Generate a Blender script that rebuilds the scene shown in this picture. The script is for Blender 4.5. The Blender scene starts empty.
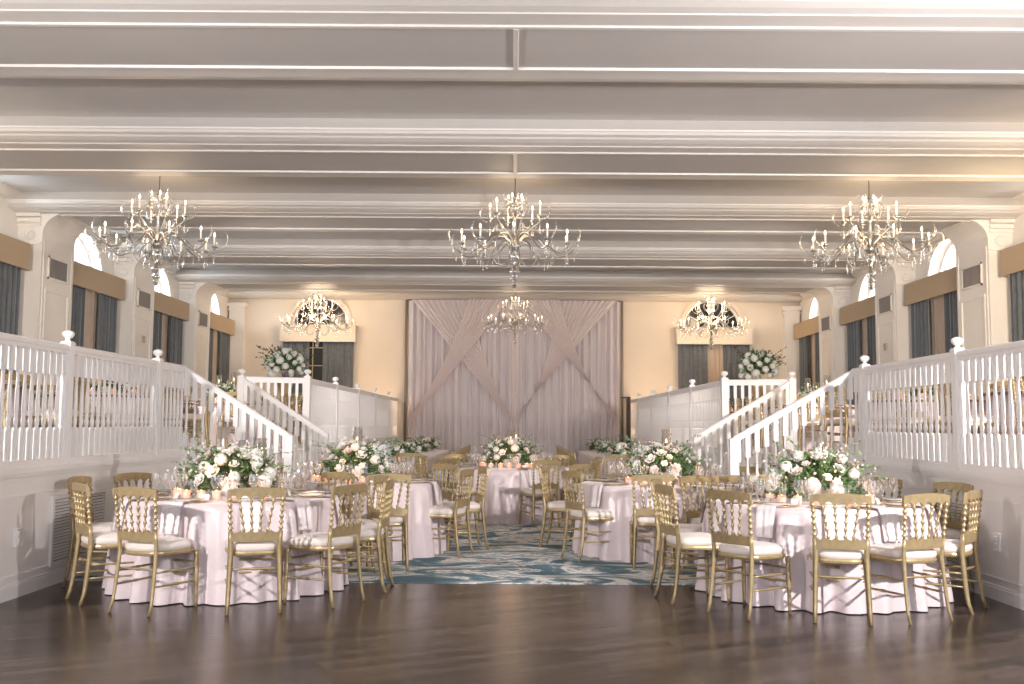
import bpy, math, random
from mathutils import Vector, Matrix
R = math.radians; PI = math.pi
rnd = random.Random(7)
COL = bpy.context.scene.collection
sin, cos = math.sin, math.cos

# ------------------------------------------------------------------ materials
def mat(name, col, rough=.5, metal=0, emit=None, es=0, noise=0, nscale=8, bump=0, bscale=40, spec=.5, sheen=0, trans=0, coat=0, stretch=None):
    m = bpy.data.materials.new(name); m.use_nodes = True
    nt = m.node_tree; b = nt.nodes['Principled BSDF']
    b.inputs['Base Color'].default_value = (*col, 1)
    b.inputs['Roughness'].default_value = rough; b.inputs['Metallic'].default_value = metal
    b.inputs['Specular IOR Level'].default_value = spec
    b.inputs['Sheen Weight'].default_value = sheen
    b.inputs['Coat Weight'].default_value = coat
    if emit: b.inputs['Emission Color'].default_value = (*emit, 1); b.inputs['Emission Strength'].default_value = es
    if noise or bump:
        tc = nt.nodes.new('ShaderNodeTexCoord'); mp = nt.nodes.new('ShaderNodeMapping')
        nt.links.new(tc.outputs['Object'], mp.inputs[0])
        if stretch: mp.inputs['Scale'].default_value = stretch
    if noise:
        n = nt.nodes.new('ShaderNodeTexNoise'); n.inputs['Scale'].default_value = nscale; n.inputs['Detail'].default_value = 4
        nt.links.new(mp.outputs[0], n.inputs[0])
        r = nt.nodes.new('ShaderNodeValToRGB')
        r.color_ramp.elements[0].position = .3; r.color_ramp.elements[1].position = .7
        r.color_ramp.elements[0].color = (*[c*(1-noise) for c in col], 1)
        r.color_ramp.elements[1].color = (*[min(1, c*(1+noise)) for c in col], 1)
        nt.links.new(n.outputs['Fac'], r.inputs[0]); nt.links.new(r.outputs[0], b.inputs['Base Color'])
    if bump:
        n2 = nt.nodes.new('ShaderNodeTexNoise'); n2.inputs['Scale'].default_value = bscale; n2.inputs['Detail'].default_value = 3
        nt.links.new(mp.outputs[0], n2.inputs[0])
        bp = nt.nodes.new('ShaderNodeBump'); bp.inputs['Strength'].default_value = bump; bp.inputs['Distance'].default_value = .01
        nt.links.new(n2.outputs['Fac'], bp.inputs['Height']); nt.links.new(bp.outputs[0], b.inputs['Normal'])
    return m

def clear(name, col=(1, 1, 1), refl=.12, rough=.05, tint=(1, 1, 1)):
    m = bpy.data.materials.new(name); m.use_nodes = True; nt = m.node_tree
    for n in list(nt.nodes): nt.nodes.remove(n)
    o = nt.nodes.new('ShaderNodeOutputMaterial'); mx = nt.nodes.new('ShaderNodeMixShader')
    t = nt.nodes.new('ShaderNodeBsdfTransparent'); g = nt.nodes.new('ShaderNodeBsdfGlossy')
    t.inputs[0].default_value = (*tint, 1); g.inputs[0].default_value = (*col, 1); g.inputs['Roughness'].default_value = rough
    lw = nt.nodes.new('ShaderNodeLayerWeight'); lw.inputs[0].default_value = .35
    mr = nt.nodes.new('ShaderNodeMapRange'); mr.inputs['To Min'].default_value = refl; mr.inputs['To Max'].default_value = .95
    nt.links.new(lw.outputs['Facing'], mr.inputs[0]); nt.links.new(mr.outputs[0], mx.inputs[0])
    nt.links.new(t.outputs[0], mx.inputs[1]); nt.links.new(g.outputs[0], mx.inputs[2]); nt.links.new(mx.outputs[0], o.inputs[0])
    return m

def sheer(name, col, alpha):
    m = bpy.data.materials.new(name); m.use_nodes = True; nt = m.node_tree
    for n in list(nt.nodes): nt.nodes.remove(n)
    o = nt.nodes.new('ShaderNodeOutputMaterial'); mx = nt.nodes.new('ShaderNodeMixShader'); mx.inputs[0].default_value = alpha
    m2 = nt.nodes.new('ShaderNodeMixShader'); m2.inputs[0].default_value = .3
    t = nt.nodes.new('ShaderNodeBsdfTransparent'); d = nt.nodes.new('ShaderNodeBsdfDiffuse'); tr = nt.nodes.new('ShaderNodeBsdfTranslucent')
    d.inputs[0].default_value = (*col, 1); tr.inputs[0].default_value = (*col, 1)
    nt.links.new(d.outputs[0], m2.inputs[1]); nt.links.new(tr.outputs[0], m2.inputs[2])
    nt.links.new(t.outputs[0], mx.inputs[1]); nt.links.new(m2.outputs[0], mx.inputs[2]); nt.links.new(mx.outputs[0], o.inputs[0])
    return m

M = {}
M['plaster'] = mat('wall_plaster', (.72, .635, .53), .7, noise=.03, nscale=1.5, bump=.05, bscale=60)
M['ceil'] = mat('ceiling_paint', (.50, .475, .455), .55, noise=.03, nscale=.8, bump=.04, bscale=30)
M['ceil_trim'] = mat('beam_paint', (.66, .625, .59), .45, noise=.02, nscale=2)
M['pier'] = mat('pier_paint', (.80, .76, .71), .5, noise=.02, nscale=2)
M['white'] = mat('white_gloss_paint', (.84, .81, .80), .35, noise=.02, nscale=5)
M['panel'] = mat('panel_paint', (.83, .79, .765), .4, noise=.03, nscale=2)
M['gold'] = mat('gold_paint', (.43, .325, .175), .36, .4, noise=.12, nscale=25, bump=.1, bscale=60)
M['goldlite'] = mat('gold_rim', (.75, .55, .34), .3, .8)
M['cushion'] = mat('ivory_cushion', (.73, .65, .60), .75, noise=.04, nscale=12, bump=.12, bscale=50, sheen=.3)
M['cloth'] = mat('blush_satin', (.72, .61, .62), .36, noise=.04, nscale=4, bump=.12, bscale=9, sheen=.4)
M['cloth_blue'] = mat('pale_blue_linen', (.66, .70, .76), .7, noise=.04, nscale=6, bump=.1)
M['napkin'] = mat('napkin_linen', (.84, .76, .77), .7, noise=.03, nscale=20, bump=.15, bscale=30)
M['valance'] = mat('tan_valance', (.47, .36, .245), .8, noise=.08, nscale=60, stretch=(1, 1, 6))
M['slate'] = mat('slate_velvet', (.105, .12, .135), .7, noise=.15, nscale=10, sheen=.6)
M['sheertan'] = mat('tan_sheer', (.52, .42, .34), .8, noise=.08, nscale=20, stretch=(8, 8, .5))
M['drape'] = mat('lilac_drape', (.60, .545, .56), .65, noise=.05, nscale=30, stretch=(4, 4, .15), sheen=.3)
M['swag'] = sheer('blush_chiffon', (.84, .76, .75), .90)
M['dark'] = mat('dark_bronze', (.14, .11, .085), .4, .3)
M['black'] = mat('black_plastic', (.02, .02, .02), .45)
M['grille'] = mat('grille_metal', (.30, .28, .27), .5, .3)
M['vent_dark'] = mat('vent_recess', (.03, .03, .03), .8)
M['silver'] = mat('champagne_silver', (.42, .41, .39), .28, .9, noise=.08, nscale=30)
M['crystal'] = clear('crystal', (1, 1, 1), .42, .04)
M['glass'] = clear('stemware_glass', (1, 1, 1), .12, .04)
M['pane'] = clear('window_pane', (1, 1, 1), .03, .02)
M['candle'] = mat('candle_wax', (.88, .85, .80), .4, emit=(1, .75, .5), es=.22)
M['flame'] = mat('flame', (1, .8, .4), .5, emit=(1, .58, .22), es=14)
M['bulb'] = mat('bulb', (1, .85, .6), .5, emit=(1, .74, .46), es=9)
M['votive'] = mat('pink_votive_glass', (.86, .5, .42), .2, emit=(1, .42, .16), es=.35)
M['china'] = mat('white_china', (.84, .82, .80), .2)
M['card'] = mat('card_stock', (.86, .84, .82), .6)
M['rose'] = mat('white_petals', (.86, .83, .77), .6, noise=.05, nscale=30)
M['blush'] = mat('blush_petals', (.82, .68, .62), .6, noise=.08, nscale=30)
M['hydr'] = mat('hydrangea_petals', (.84, .83, .77), .65, noise=.06, nscale=20)
M['leaf'] = mat('green_leaf', (.10, .19, .065), .5, noise=.35, nscale=14)
M['leafpale'] = mat('sage_leaf', (.22, .28, .15), .55, noise=.25, nscale=14)
M['stem'] = mat('brown_stem', (.10, .07, .04), .7)
M['oak'] = mat('plain_wood', (.30, .2, .12), .5, noise=.2, nscale=10)
M['brass'] = mat('window_brass', (.5, .38, .2), .4, .4)
M['nightglass'] = mat('dark_window_glass', (.03, .035, .04), .08)

# dark hardwood laid on the diagonal
m = mat('dark_hardwood', (.06, .045, .04), .3, spec=.36); M['wood'] = m
nt = m.node_tree; b = nt.nodes['Principled BSDF']
tc = nt.nodes.new('ShaderNodeTexCoord'); mp = nt.nodes.new('ShaderNodeMapping'); mp.inputs['Rotation'].default_value = (0, 0, R(-28))
nt.links.new(tc.outputs['Object'], mp.inputs[0])
br = nt.nodes.new('ShaderNodeTexBrick'); br.inputs['Scale'].default_value = 1; br.offset = .37
br.inputs['Brick Width'].default_value = 1.1; br.inputs['Row Height'].default_value = .11; br.inputs['Mortar Size'].default_value = .004
br.inputs['Color1'].default_value = (.095, .066, .053, 1); br.inputs['Color2'].default_value = (.024, .017, .015, 1); br.inputs['Mortar'].default_value = (.010, .007, .006, 1)
nt.links.new(mp.outputs[0], br.inputs[0])
mp2 = nt.nodes.new('ShaderNodeMapping'); mp2.inputs['Scale'].default_value = (1.2, 22, 1); nt.links.new(mp.outputs[0], mp2.inputs[0])
nz = nt.nodes.new('ShaderNodeTexNoise'); nz.inputs['Scale'].default_value = 1.6; nz.inputs['Detail'].default_value = 6; nt.links.new(mp2.outputs[0], nz.inputs[0])
mx = nt.nodes.new('ShaderNodeMix'); mx.data_type = 'RGBA'; mx.blend_type = 'MULTIPLY'; mx.inputs[0].default_value = .8
nt.links.new(br.outputs['Color'], mx.inputs[6])
rp = nt.nodes.new('ShaderNodeValToRGB'); rp.color_ramp.elements[0].color = (.75, .75, .75, 1); rp.color_ramp.elements[1].color = (1.25, 1.22, 1.2, 1)
nt.links.new(nz.outputs['Fac'], rp.inputs[0]); nt.links.new(rp.outputs[0], mx.inputs[7]); nt.links.new(mx.outputs[2], b.inputs['Base Color'])
mr = nt.nodes.new('ShaderNodeMapRange'); mr.inputs['To Min'].default_value = .19; mr.inputs['To Max'].default_value = .31
nt.links.new(nz.outputs['Fac'], mr.inputs[0]); nt.links.new(mr.outputs[0], b.inputs['Roughness'])
bp = nt.nodes.new('ShaderNodeBump'); bp.inputs['Strength'].default_value = .25; bp.inputs['Distance'].default_value = .004
nt.links.new(br.outputs['Fac'], bp.inputs['Height']); bp.invert = True; nt.links.new(bp.outputs[0], b.inputs['Normal'])

# patterned carpet: slate blue, grey and cream brush strokes
m = mat('abstract_carpet', (.3, .36, .4), .95, spec=.1, bump=.3, bscale=300); M['carpet'] = m
nt = m.node_tree; b = nt.nodes['Principled BSDF']
tc = nt.nodes.new('ShaderNodeTexCoord'); mp = nt.nodes.new('ShaderNodeMapping'); mp.inputs['Scale'].default_value = (.6, 1.15, 1); mp.inputs['Rotation'].default_value = (0, 0, R(-7))
nt.links.new(tc.outputs['Object'], mp.inputs[0])
n1 = nt.nodes.new('ShaderNodeTexNoise'); n1.inputs['Scale'].default_value = 1.7; n1.inputs['Detail'].default_value = 5; n1.inputs['Roughness'].default_value = .62; n1.inputs['Distortion'].default_value = 1.1
nt.links.new(mp.outputs[0], n1.inputs[0])
r1 = nt.nodes.new('ShaderNodeValToRGB'); r1.color_ramp.interpolation = 'CONSTANT'
cr = r1.color_ramp; cr.elements[0].color = (.13, .20, .245, 1); cr.elements[0].position = 0
cr.elements[1].position = .44; cr.elements[1].color = (.17, .27, .33, 1)
for p, c in ((.465, (.34, .39, .41, 1)), (.495, (.80, .77, .74, 1)), (.535, (.56, .57, .57, 1)), (.57, (.20, .28, .32, 1)), (.60, (.80, .77, .74, 1)), (.64, (.5, .52, .52, 1))):
    e = cr.elements.new(p); e.color = c
nt.links.new(n1.outputs['Fac'], r1.inputs[0])
mp3 = nt.nodes.new('ShaderNodeMapping'); mp3.inputs['Scale'].default_value = (1.5, 14, 1); nt.links.new(tc.outputs['Object'], mp3.inputs[0])
n3 = nt.nodes.new('ShaderNodeTexNoise'); n3.inputs['Scale'].default_value = 2.5; n3.inputs['Detail'].default_value = 4; nt.links.new(mp3.outputs[0], n3.inputs[0])
r3 = nt.nodes.new('ShaderNodeValToRGB'); r3.color_ramp.elements[0].color = (.8, .82, .84, 1); r3.color_ramp.elements[1].color = (1.2, 1.18, 1.15, 1)
nt.links.new(n3.outputs['Fac'], r3.inputs[0])
mx = nt.nodes.new('ShaderNodeMix'); mx.data_type = 'RGBA'; mx.blend_type = 'MULTIPLY'; mx.inputs[0].default_value = .8
nt.links.new(r1.outputs[0], mx.inputs[6]); nt.links.new(r3.outputs[0], mx.inputs[7]); nt.links.new(mx.outputs[2], b.inputs['Base Color'])

# ------------------------------------------------------------------ mesh builder
class MB:
    def __init__(s): s.v = []; s.f = []; s.sm = []
    def add(s, vs, fs, smooth=False):
        o = len(s.v); s.v += [tuple(p) for p in vs]
        for f in fs: s.f.append(tuple(i+o for i in f)); s.sm.append(smooth)
        return s
    def box(s, x0, x1, y0, y1, z0, z1, mtx=None):
        vs = [(x, y, z) for z in (z0, z1) for y in (y0, y1) for x in (x0, x1)]
        if mtx: vs = [mtx @ Vector(p) for p in vs]
        return s.add(vs, [(0, 2, 3, 1), (4, 5, 7, 6), (0, 1, 5, 4), (2, 6, 7, 3), (0, 4, 6, 2), (1, 3, 7, 5)])
    def cbox(s, x0, x1, y0, y1, z0, z1, c=.006, mtx=None):      # chamfered box
        vs = []
        for (z, k) in ((z0, c), (z0+c, 0), (z1-c, 0), (z1, c)):
            vs += [(x0+k, y0+k, z), (x1-k, y0+k, z), (x1-k, y1-k, z), (x0+k, y1-k, z)]
        if mtx: vs = [mtx @ Vector(p) for p in vs]
        fs = [(3, 2, 1, 0), (12, 13, 14, 15)]
        for l in range(3):
            for i in range(4): j = (i+1) % 4; fs.append((l*4+i, l*4+j, l*4+4+j, l*4+4+i))
        return s.add(vs, fs)
    def lathe(s, prof, n=12, c=(0, 0, 0), cap=True, mtx=None, sx=1, sy=1):
        vs = []
        for (r, z) in prof:
            for i in range(n): a = 2*PI*i/n; vs.append((c[0]+r*cos(a)*sx, c[1]+r*sin(a)*sy, c[2]+z))
        if mtx: vs = [mtx @ Vector(p) for p in vs]
        fs = []
        for k in range(len(prof)-1):
            for i in range(n): j = (i+1) % n; fs.append((k*n+i, k*n+j, k*n+n+j, k*n+n+i))
        s.add(vs, fs, True)
        if cap:
            o = len(s.v)-len(vs)
            s.f.append(tuple(o+i for i in reversed(range(n)))); s.sm.append(False)
            s.f.append(tuple(o+(len(prof)-1)*n+i for i in range(n))); s.sm.append(False)
        return s
    def tube(s, pts, rad, n=6, cap=True, flat=None):
        pts = [Vector(p) for p in pts]; k = len(pts)
        if not isinstance(rad, (list, tuple)): rad = [rad]*k
        T = []
        for i in range(k):
            a = pts[max(0, i-1)]; b_ = pts[min(k-1, i+1)]; t = (b_-a)
            T.append(t.normalized() if t.length > 1e-9 else Vector((0, 0, 1)))
        up = Vector((0, 0, 1)) if abs(T[0].z) < .9 else Vector((0, 1, 0))
        N = T[0].cross(up).normalized(); vs = []
        for i in range(k):
            N = (N - T[i]*N.dot(T[i])); N = N.normalized() if N.length > 1e-6 else T[i].orthogonal().normalized()
            B = T[i].cross(N)
            for j in range(n):
                a = 2*PI*j/n; q = 1 if flat is None else flat
                vs.append(pts[i]+N*cos(a)*rad[i]+B*sin(a)*rad[i]*q)
        fs = []
        for i in range(k-1):
            for j in range(n): l = (j+1) % n; fs.append((i*n+j, i*n+l, i*n+n+l, i*n+n+j))
        o = len(s.v); s.add(vs, fs, True)
        if cap:
            s.f.append(tuple(o+i for i in reversed(range(n)))); s.sm.append(False)
            s.f.append(tuple(o+(k-1)*n+i for i in range(n))); s.sm.append(False)
        return s
    def prism(s, poly, axis, a0, a1, mtx=None):
        n = len(poly); vs = []
        for a in (a0, a1):
            for (u, w) in poly:
                vs.append({'x': (a, u, w), 'y': (u, a, w), 'z': (u, w, a)}[axis])
        if mtx: vs = [mtx @ Vector(p) for p in vs]
        fs = [tuple(reversed(range(n))), tuple(range(n, 2*n))]
        for i in range(n): j = (i+1) % n; fs.append((i, j, n+j, n+i))
        return s.add(vs, fs)
    def grid(s, nu, nv, fn, smooth=True, closed=False):
        vs = [fn(i, j) for j in range(nv) for i in range(nu)]
        fs = []
        for j in range(nv-1):
            for i in range(nu if closed else nu-1):
                k = (i+1) % nu; fs.append((j*nu+i, j*nu+k, j*nu+nu+k, j*nu+nu+i))
        return s.add(vs, fs, smooth)
    def mesh(s, name):
        me = bpy.data.meshes.new(name); me.from_pydata(s.v, [], s.f)
        me.polygons.foreach_set('use_smooth', s.sm); me.update(); return me
    def build(s, name, m, parent=None, loc=None, rz=0):
        return link(name, s.mesh(name), m, parent, loc, rz)

def link(name, me, m=None, parent=None, loc=None, rz=0):
    if m is not None and not me.materials: me.materials.append(M[m] if isinstance(m, str) else m)
    o = bpy.data.objects.new(name, me); COL.objects.link(o)
    if parent: o.parent = parent
    if loc: o.location = loc
    if rz: o.rotation_euler = (0, 0, rz)
    return o
def struct(o): o['kind'] = 'structure'; return o
def tag(o, label, cat, group=None):
    o['label'] = label; o['category'] = cat
    if group: o['group'] = group
    return o
def thing(name, label, cat, loc=(0, 0, 0), rz=0, group=None):
    o = bpy.data.objects.new(name, None); COL.objects.link(o); o.empty_display_size = .1
    o.location = loc; o.rotation_euler = (0, 0, rz); return tag(o, label, cat, group)
KIDS = {}
def clone(src, loc, rz, label, group, parent=None):
    def rec(o, par):
        c = o.copy(); COL.objects.link(c); c.parent = par
        for ch in o.children: rec(ch, c)
        return c
    c = rec(src, parent); c.location = loc; c.rotation_euler = (0, 0, rz); c['label'] = label
    if group: c['group'] = group
    elif 'group' in c: del c['group']
    return c
class Proto:   # first use places the original, later uses are copies
    def __init__(s, o): s.o = o; s.used = False
    def put(s, loc, rz, label, group=None):
        if not s.used:
            s.used = True; s.o.location = loc; s.o.rotation_euler = (0, 0, rz); s.o['label'] = label
            if group: s.o['group'] = group
            return s.o
        return clone(s.o, loc, rz, label, group)

# ------------------------------------------------------------------ dimensions
XW, XP, XD, XR = 7.65, 7.27, 3.97, 3.10      # outer wall, pier face, deck edge, rear deck edge
YB, ZD, ZS, ZC = 26.5, 1.0, 4.60, 4.87      # back wall, deck, beam soffit, ceiling
Y0 = -3.0
PITCH = 3.71; F = [15.2-PITCH*k for k in range(4, -1, -1)] + [15.2+PITCH*k for k in range(1, 4)]  # front ribs of beams
STAIR = {-1: (11.95, 14.5, 2.68), 1: (11.6, 14.2, 2.55)}

# ------------------------------------------------------------------ floor, deck
struct(MB().box(-XD-.1, XD+.1, Y0, 8.95, -.1, 0).build('floor', 'wood'))
tag(MB().prism([(-XD+.005, 8.95), (XD-.005, 8.95), (XD-.005, 14.1), (XR-.01, 14.6), (XR-.01, YB-.01), (-XR+.01, YB-.01), (-XR+.01, 14.9), (-XD+.005, 14.4)], 'z', -.06, .006).build('carpet', 'carpet'), 'blue grey and cream abstract patterned carpet beyond the dark wood floor', 'carpet')
struct(MB().box(-XD-.1, XD+.1, 8.95, YB+.1, -.16, -.06).build('floor', 'panel'))
for s, nm in ((-1, 'left'), (1, 'right')):
    ys0, ys1, xb = STAIR[s]
    yc = ys1
    e_ = .06; poly = [(s*XW, Y0), (s*(XD+e_), Y0), (s*(XD+e_), yc+.04), (s*(XR+e_), yc+.51), (s*(XR+e_), YB), (s*XW, YB)]
    if s > 0: poly = poly[::-1]
    struct(MB().prism(poly, 'z', ZD-.2, ZD).build('floor_%s_balcony' % nm, 'panel'))
    w = MB()
    t = .06
    w.box(min(s*XD, s*(XD+t)), max(s*XD, s*(XD+t)), Y0, ys1, 0, ZD)
    w.box(min(s*XR, s*(XR+t)), max(s*XR, s*(XR+t)), ys1+.45, YB, 0, ZD)
    w.add([(s*XD, ys1, 0), (s*XR, ys1+.45, 0), (s*XR, ys1+.45, ZD), (s*XD, ys1, ZD)], [(0, 1, 2, 3) if s < 0 else (3, 2, 1, 0)])
    struct(w.build('wall_%s_balcony' % nm, 'panel'))
    bd = MB()
    def face(x, y0, y1, z0, z1, d): bd.box(min(s*x, s*(x-d)), max(s*x, s*(x-d)), y0, y1, z0, z1)
    for (x, y0, y1) in ((XD, Y0, ys0), (XR, ys1+.45, YB)):
        face(x, y0, y1, 0, .10, .018); face(x, y0, y1, .10, .12, .012)
    struct(bd.build('baseboard_%s' % nm, 'white'))
    tr = MB()
    def face2(x, y0, y1, z0, z1, d): tr.box(min(s*x, s*(x-d)), max(s*x, s*(x-d)), y0, y1, z0, z1)
    for (x, y0, y1) in ((XD, Y0, ys0), (XR, ys1+.45, YB)):
        face2(x, y0, y1, .985, 1.03, .045); face2(x, y0, y1, .955, .985, .022)
        face2(x, y0, y1, .80, .812, .006); face2(x, y0, y1, .168, .185, .010)
    struct(tr.build('trim_1', 'white'))

# ------------------------------------------------------------------ outer walls with arched openings
def arch_wall(mb, frm, c, half, r, z_sp, y0, y1, z0, z1, depth=.28, n=20):
    """wall strip between y0..y1 with a half-round opening at c; frm(u, z, d) -> point (d is depth outwards)"""
    def q(a, b_, c_, d_): mb.add([a, b_, c_, d_], [(0, 1, 2, 3)])
    q(frm(y0, z0, 0), frm(y1, z0, 0), frm(y1, z_sp, 0), frm(y0, z_sp, 0))
    q(frm(y0, z_sp, 0), frm(c-r, z_sp, 0), frm(c-r, z1, 0), frm(y0, z1, 0))
    q(frm(c+r, z_sp, 0), frm(y1, z_sp, 0), frm(y1, z1, 0), frm(c+r, z1, 0))
    A = [(c-r*cos(PI*i/n), z_sp+r*sin(PI*i/n)) for i in range(n+1)]
    for i in range(n):
        (u0, w0), (u1, w1) = A[i], A[i+1]
        q(frm(u0, w0, 0), frm(u1, w1, 0), frm(u1, z1, 0), frm(u0, z1, 0))
        q(frm(u0, w0, 0), frm(u0, w0, depth), frm(u1, w1, depth), frm(u1, w1, 0))
    q(frm(c-r, z_sp, 0), frm(c+r, z_sp, 0), frm(c+r, z_sp, depth), frm(c-r, z_sp, depth))

def arch_frame(frm, c, r, z_sp, d, parent, name='window_frame', m='white', ro=None):
    mb = MB(); n = 24
    def ring(ri, ro_, d0, d1):
        pts = []
        for i in range(n+1):
            a = PI*i/n
            for (rr, dd) in ((ri, d0), (ro_, d0), (ro_, d1), (ri, d1)):
                pts.append(frm(c-rr*cos(a), z_sp+rr*sin(a), dd))
        fs = []
        for i in range(n):
            for k in range(4): l = (k+1) % 4; fs.append((i*4+k, i*4+l, i*4+4+l, i*4+4+k))
        mb.add(pts, fs)
    ring(r-.06, r, d, d+.05); ring(r*.42, r*.42+.022, d+.01, d+.035)
    for k in range(1, 6):
        a = PI*k/6; p0 = Vector(frm(c-r*.42*cos(a), z_sp+r*.42*sin(a), d+.02)); p1 = Vector(frm(c-(r-.03)*cos(a), z_sp+(r-.03)*sin(a), d+.02))
        mb.tube([p0, p1], .012, 4)
    mb.tube([frm(c-r, z_sp+.02, d+.02), frm(c+r, z_sp+.02, d+.02)], .022, 4)
    return mb.build(name, m, parent)

def arch_pane(frm, c, r, z_sp, d, parent, m='pane'):
    n = 24; vs = [frm(c, z_sp, d)] + [frm(c-r*cos(PI*i/n), z_sp+r*sin(PI*i/n), d) for i in range(n+1)]
    return MB().add(vs, [(0, i, i+1) for i in range(1, n+1)]).build('window_pane', m, parent)

CTR = [f+.47 for f in F]
bays = [(CTR[i]+.56, CTR[i+1]-.56) for i in range(len(CTR)-1)]
AR, ASP = .76, 3.98
wn = 0
side_word = {-1: 'left', 1: 'right'}
for s in (-1, 1):
    frm = lambda u, z, d, s=s: (s*(XW+d), u, z)
    mb = MB()
    edges = [Y0] + [c for c in CTR if c < YB] + [YB]
    for i in range(len(CTR)-1):
        a, b_ = CTR[i], min(CTR[i+1], YB)
        if i == len(CTR)-2: b_ = YB
        cc = (CTR[i]+CTR[i+1])/2
        arch_wall(mb, frm, cc, None, AR, ASP, a, b_, ZD-.2, ZC+.05)
    mb.add([frm(Y0, ZD-.2, 0), frm(CTR[0], ZD-.2, 0), frm(CTR[0], ZC+.05, 0), frm(Y0, ZC+.05, 0)], [(0, 1, 2, 3)])
    struct(mb.build('wall_%s' % side_word[s], 'pier'))
    for i in range(len(CTR)-1):
        cc = (CTR[i]+CTR[i+1])/2
        wn += 1
        w = struct(arch_frame(frm, cc, AR, ASP, .2, None, 'window_%d' % wn))
        arch_pane(frm, cc, AR-.03, ASP, .225, w)
# back wall
BX, BR, BSP = 5.2, .90, 4.02
frm = lambda u, z, d: (u, YB+d, z)
mb = MB()
arch_wall(mb, frm, -BX, None, BR-.12, BSP, -XW, 0, -.1, ZC+.05)
arch_wall(mb, frm, BX+.1, None, BR-.12, BSP, 0, XW, -.1, ZC+.05)
struct(mb.build('wall_back', 'plaster'))
for c in (-BX, BX+.1):
    wn += 1
    w = struct(arch_frame(frm, c, BR-.12, BSP, .12, None, 'window_%d' % wn))
    arch_pane(frm, c, BR-.14, BSP, .16, w, 'nightglass')
    # moulded surround
    sm = MB(); n = 24; pts = []
    for i in range(n+1):
        a = PI*i/n
        for (rr, dd) in ((BR-.12, 0), (BR-.12, -.03), (BR-.04, -.045), (BR, -.03), (BR, 0)):
            pts.append(frm(c-rr*cos(a), BSP+rr*sin(a), dd))
    fs = [(i*5+k, i*5+k+1, i*5+6+k, i*5+5+k) for i in range(n) for k in range(4)]
    sm.add(pts, fs); sm.build('window_surround', 'plaster', w)
    # lower sash seen between the curtains
    ls = MB()
    ls.box(c-.5, c+.5, YB-.02, YB-.005, ZD+.5, BSP-.1)
    ls.build('lower_glass', 'nightglass', w)
    gr = MB()
    for k in range(4): gr.box(c-.5+k*.333-.012, c-.5+k*.333+.012, YB-.04, YB-.02, ZD+.5, BSP-.1)
    for k in range(6): gr.box(c-.5, c+.5, YB-.045, YB-.02, ZD+.5+k*.48-.012, ZD+.5+k*.48+.012)
    gr.build('glazing_bar', 'brass', w)

# ------------------------------------------------------------------ ceiling and beams
struct(MB().box(-XW-.3, XW+.3, Y0, YB+.2, ZC, ZC+.1).build('ceiling', 'ceil'))
def beam_profile(f):
    h = [(-.40, 4.875), (-.56, 4.715), (-.56, 4.695), (-.545, 4.69), (-.52, 4.665), (-.46, 4.65), (-.44, 4.635), (-.36, 4.615), (-.27, 4.605), (-.26, 4.595), (-.045, 4.595), (-.035, 4.58), (.015, 4.58), (.025, 4.615)]
    pts = [(f+a, z) for a, z in h]; c = f+.47
    return pts + [(2*c-y, z) for y, z in reversed(pts)]
for k, f in enumerate(F[:-1]):
    bm = struct(MB().prism(beam_profile(f)[::-1], 'x', -XW, XW).build('ceiling_beam', 'ceil_trim'))
    MB().box(-XP+.35, XP-.35, f+.03, f+.91, 4.6, 4.614).build('soffit_panel', 'ceil', bm)
    MB().cbox(-.022, .022, f, f+.94, 4.575, 4.615, .006).build('soffit_rib', 'ceil_trim', bm)
# last half beam against the back wall
bp_ = [(y, z) for y, z in beam_profile(YB-.25)[:14]]
struct(MB().prism(([(YB-.25-.3, 4.875)] + [(y+.25, z+.12) for y, z in bp_[1:10]] + [(YB, 4.72), (YB, 4.875)])[::-1], 'x', -XW, XW).build('ceiling_beam', 'ceil_trim'))
# thin crown moulds along the bays
for s in (-1, 1):
    prof = [(s*XW, 4.875), (s*(XW-.16), 4.875), (s*(XW-.14), 4.84), (s*(XW-.05), 4.77), (s*(XW-.03), 4.72), (s*XW, 4.72)]
    if s > 0: prof = prof[::-1]
    struct(MB().prism(prof, 'y', Y0, YB).build('trim_2', 'ceil_trim'))

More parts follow.
